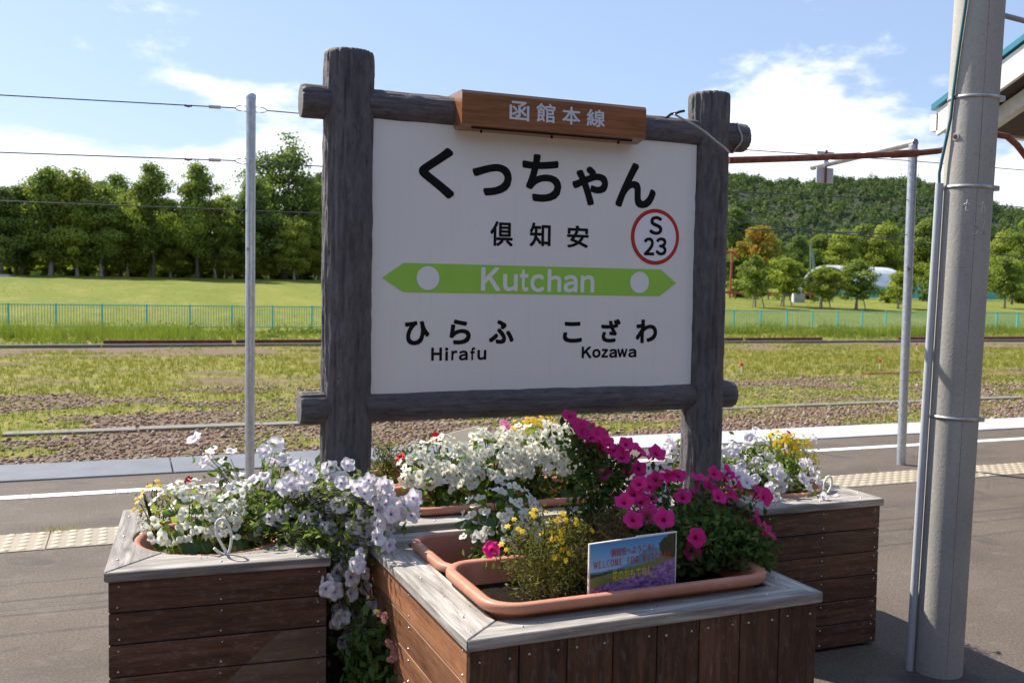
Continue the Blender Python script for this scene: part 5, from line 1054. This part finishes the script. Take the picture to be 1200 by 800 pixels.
# ---- placard, cards, ropes
cx0, cx1, cz0, cz1, cy = 1.257, 1.556, .655, .866, 2.497
pc = thing('placard', (cx0, cy, cz0), 'small picture placard of a lavender field stuck in the front planter', 'placard')
zl_, zr_ = .717, .723; tl, tr_ = .858, .872
MB().prism([(cx0, cy, .665), (cx1, cy, .665), (cx1, cy, tr_), (cx0+.16, cy, tl+.0105), (cx0+.16, cy, tl+.0075), (cx0, cy, tl)], (0, .006, 0)).build('card', 'card', pc)
gx, gz = np.meshgrid(np.linspace(0, 1, 90), np.linspace(0, 1, 54)); u, w = gx, gz
def lerp(a, b, t_): return np.asarray(a)+(np.asarray(b)-np.asarray(a))*t_[..., None]
colr = lerp((.30, .55, .80), (.06, .26, .58), np.clip((w-.4)/.6, 0, 1))
mtn = .46+.30*np.exp(-((u-.70)/.22)**2)+.05*u; mk_ = (w < mtn)[..., None]; colr = np.where(mk_, lerp((.16, .32, .48), (.07, .16, .30), np.clip(fbm(u*9, w*9, 3), 0, 1)), colr)
trl = .40+.10*u+.05*fbm(u*30, w*3, 8); colr = np.where((w < trl)[..., None], np.array((.02, .045, .02)), colr)
gln = .34+.28*u; colr = np.where((w < gln)[..., None], lerp((.10, .16, .04), (.20, .22, .08), fbm(u*14, w*14, 5)), colr)
pur = .10+.42*u+.05*fbm(u*12, w*12, 6); pn = fbm(u*34, w*34, 12, 3); colr = np.where((w < pur)[..., None], lerp((.13, .06, .20), (.42, .26, .58), np.clip((pn-.3)*2.2, 0, 1)), colr)
tre = ((u-1.0)/.20)**2+((w-.78)/.22)**2+.5*(fbm(u*16, w*16, 15)-.5) < 1; colr = np.where(tre[..., None], lerp((.012, .025, .012), (.05, .07, .03), fbm(u*30, w*30, 19)), colr)
zb_, zt_ = .70, tl+(tr_-tl)*u-.003; PX = cx0+.004+u*(cx1-cx0-.008); PZ = zb_+w*(zt_-zb_)
gi = (np.arange(53)[:, None]*90+np.arange(89)[None, :]).ravel(); Fq = np.stack([gi, gi+1, gi+91, gi+90], 1)
k = NT('printed_photo', .3); f, c_ = k.attr('print'); k.col(c_)
colr = np.concatenate([colr, np.ones(colr.shape[:2]+(1,))], -1).reshape(-1, 4)
o = bpy.data.objects.new('printed_picture', mesh_np('printed_picture', np.stack([PX-cx0, PX*0-.0012, PZ-cz0], -1).reshape(-1, 3), Fq, [k.m], {'print': colr})); link(o, pc, (cx0, cy, cz0))
MAT['print_orange'] = simple('print_orange_red', (.42, .06, .025), .4, var=.05); MAT['print_yellow'] = simple('print_yellow', (.62, .60, .04), .4, var=.05)
cu = lambda a_: cx0+a_*(cx1-cx0); cw_ = lambda a_, u_: .70+(a_)*(tl-.703+(tr_-tl)*u_)
def card_line(txt, u0, u1, w0, w1, tilt, mat, name, off=.012):
    o_ = glyph_mesh([(txt, cu(u0), cu(u1), cw_(w0, u0), cw_(w1, u0))], off*.025, cy-.0026, pc, name, mat); o_.rotation_euler = (0, -tilt, 0); return o_
card_line('倶知安へようこそ！', .24, .73, .735, .89, .045, 'print_orange', 'greeting'); card_line('ＷＥＬＣＯＭＥ　ＦＯＲ　ＫＵＴＣＨＡＮ', .05, .92, .56, .70, .045, 'print_orange', 'greeting_romaji', .008); card_line('花のおもてなし', .26, .72, .27, .46, .06, 'print_yellow', 'slogan')
tag(MB().prism([Vector(BCARD[i]) for i in range(4)], (.01, .012, 0)).build('name_card', 'card'), 'blank white card seen from behind among the begonias', 'card')
tag(MB().prism([(BCARD2[0][0], 3.50, .60), (BCARD2[1][0], 3.50, .60), (BCARD2[1][0], 3.50, BCARD2[1][2]), (BCARD2[0][0], 3.50, BCARD2[0][2])], (0, .012, 0)).build('name_card', 'card'), 'plain cream card standing between magenta petunias and the right post', 'card')
def smooth_pts(P, n_=5):
    P = [Vector(p) for p in P]; o_ = []
    for i in range(len(P)-1):
        a_, b_, c_, d_ = P[max(i-1, 0)], P[i], P[i+1], P[min(i+2, len(P)-1)]
        for j in range(n_): t_ = j/n_; o_.append(.5*((2*b_)+(c_-a_)*t_+(2*a_-5*b_+4*c_-d_)*t_*t_+(3*b_-a_-3*c_+d_)*t_**3))
    return o_+[P[-1]]
tag(MB().tube(smooth_pts(LOOPL), .0048, 8).build('rope_loop', 'rope'), 'white rope handle loop at the front of the far left box', 'rope')
tag(MB().tube(smooth_pts(LOOPR), .0048, 8).build('rope_loop', 'rope'), 'white rope handle loop beside the right box petunias', 'rope')
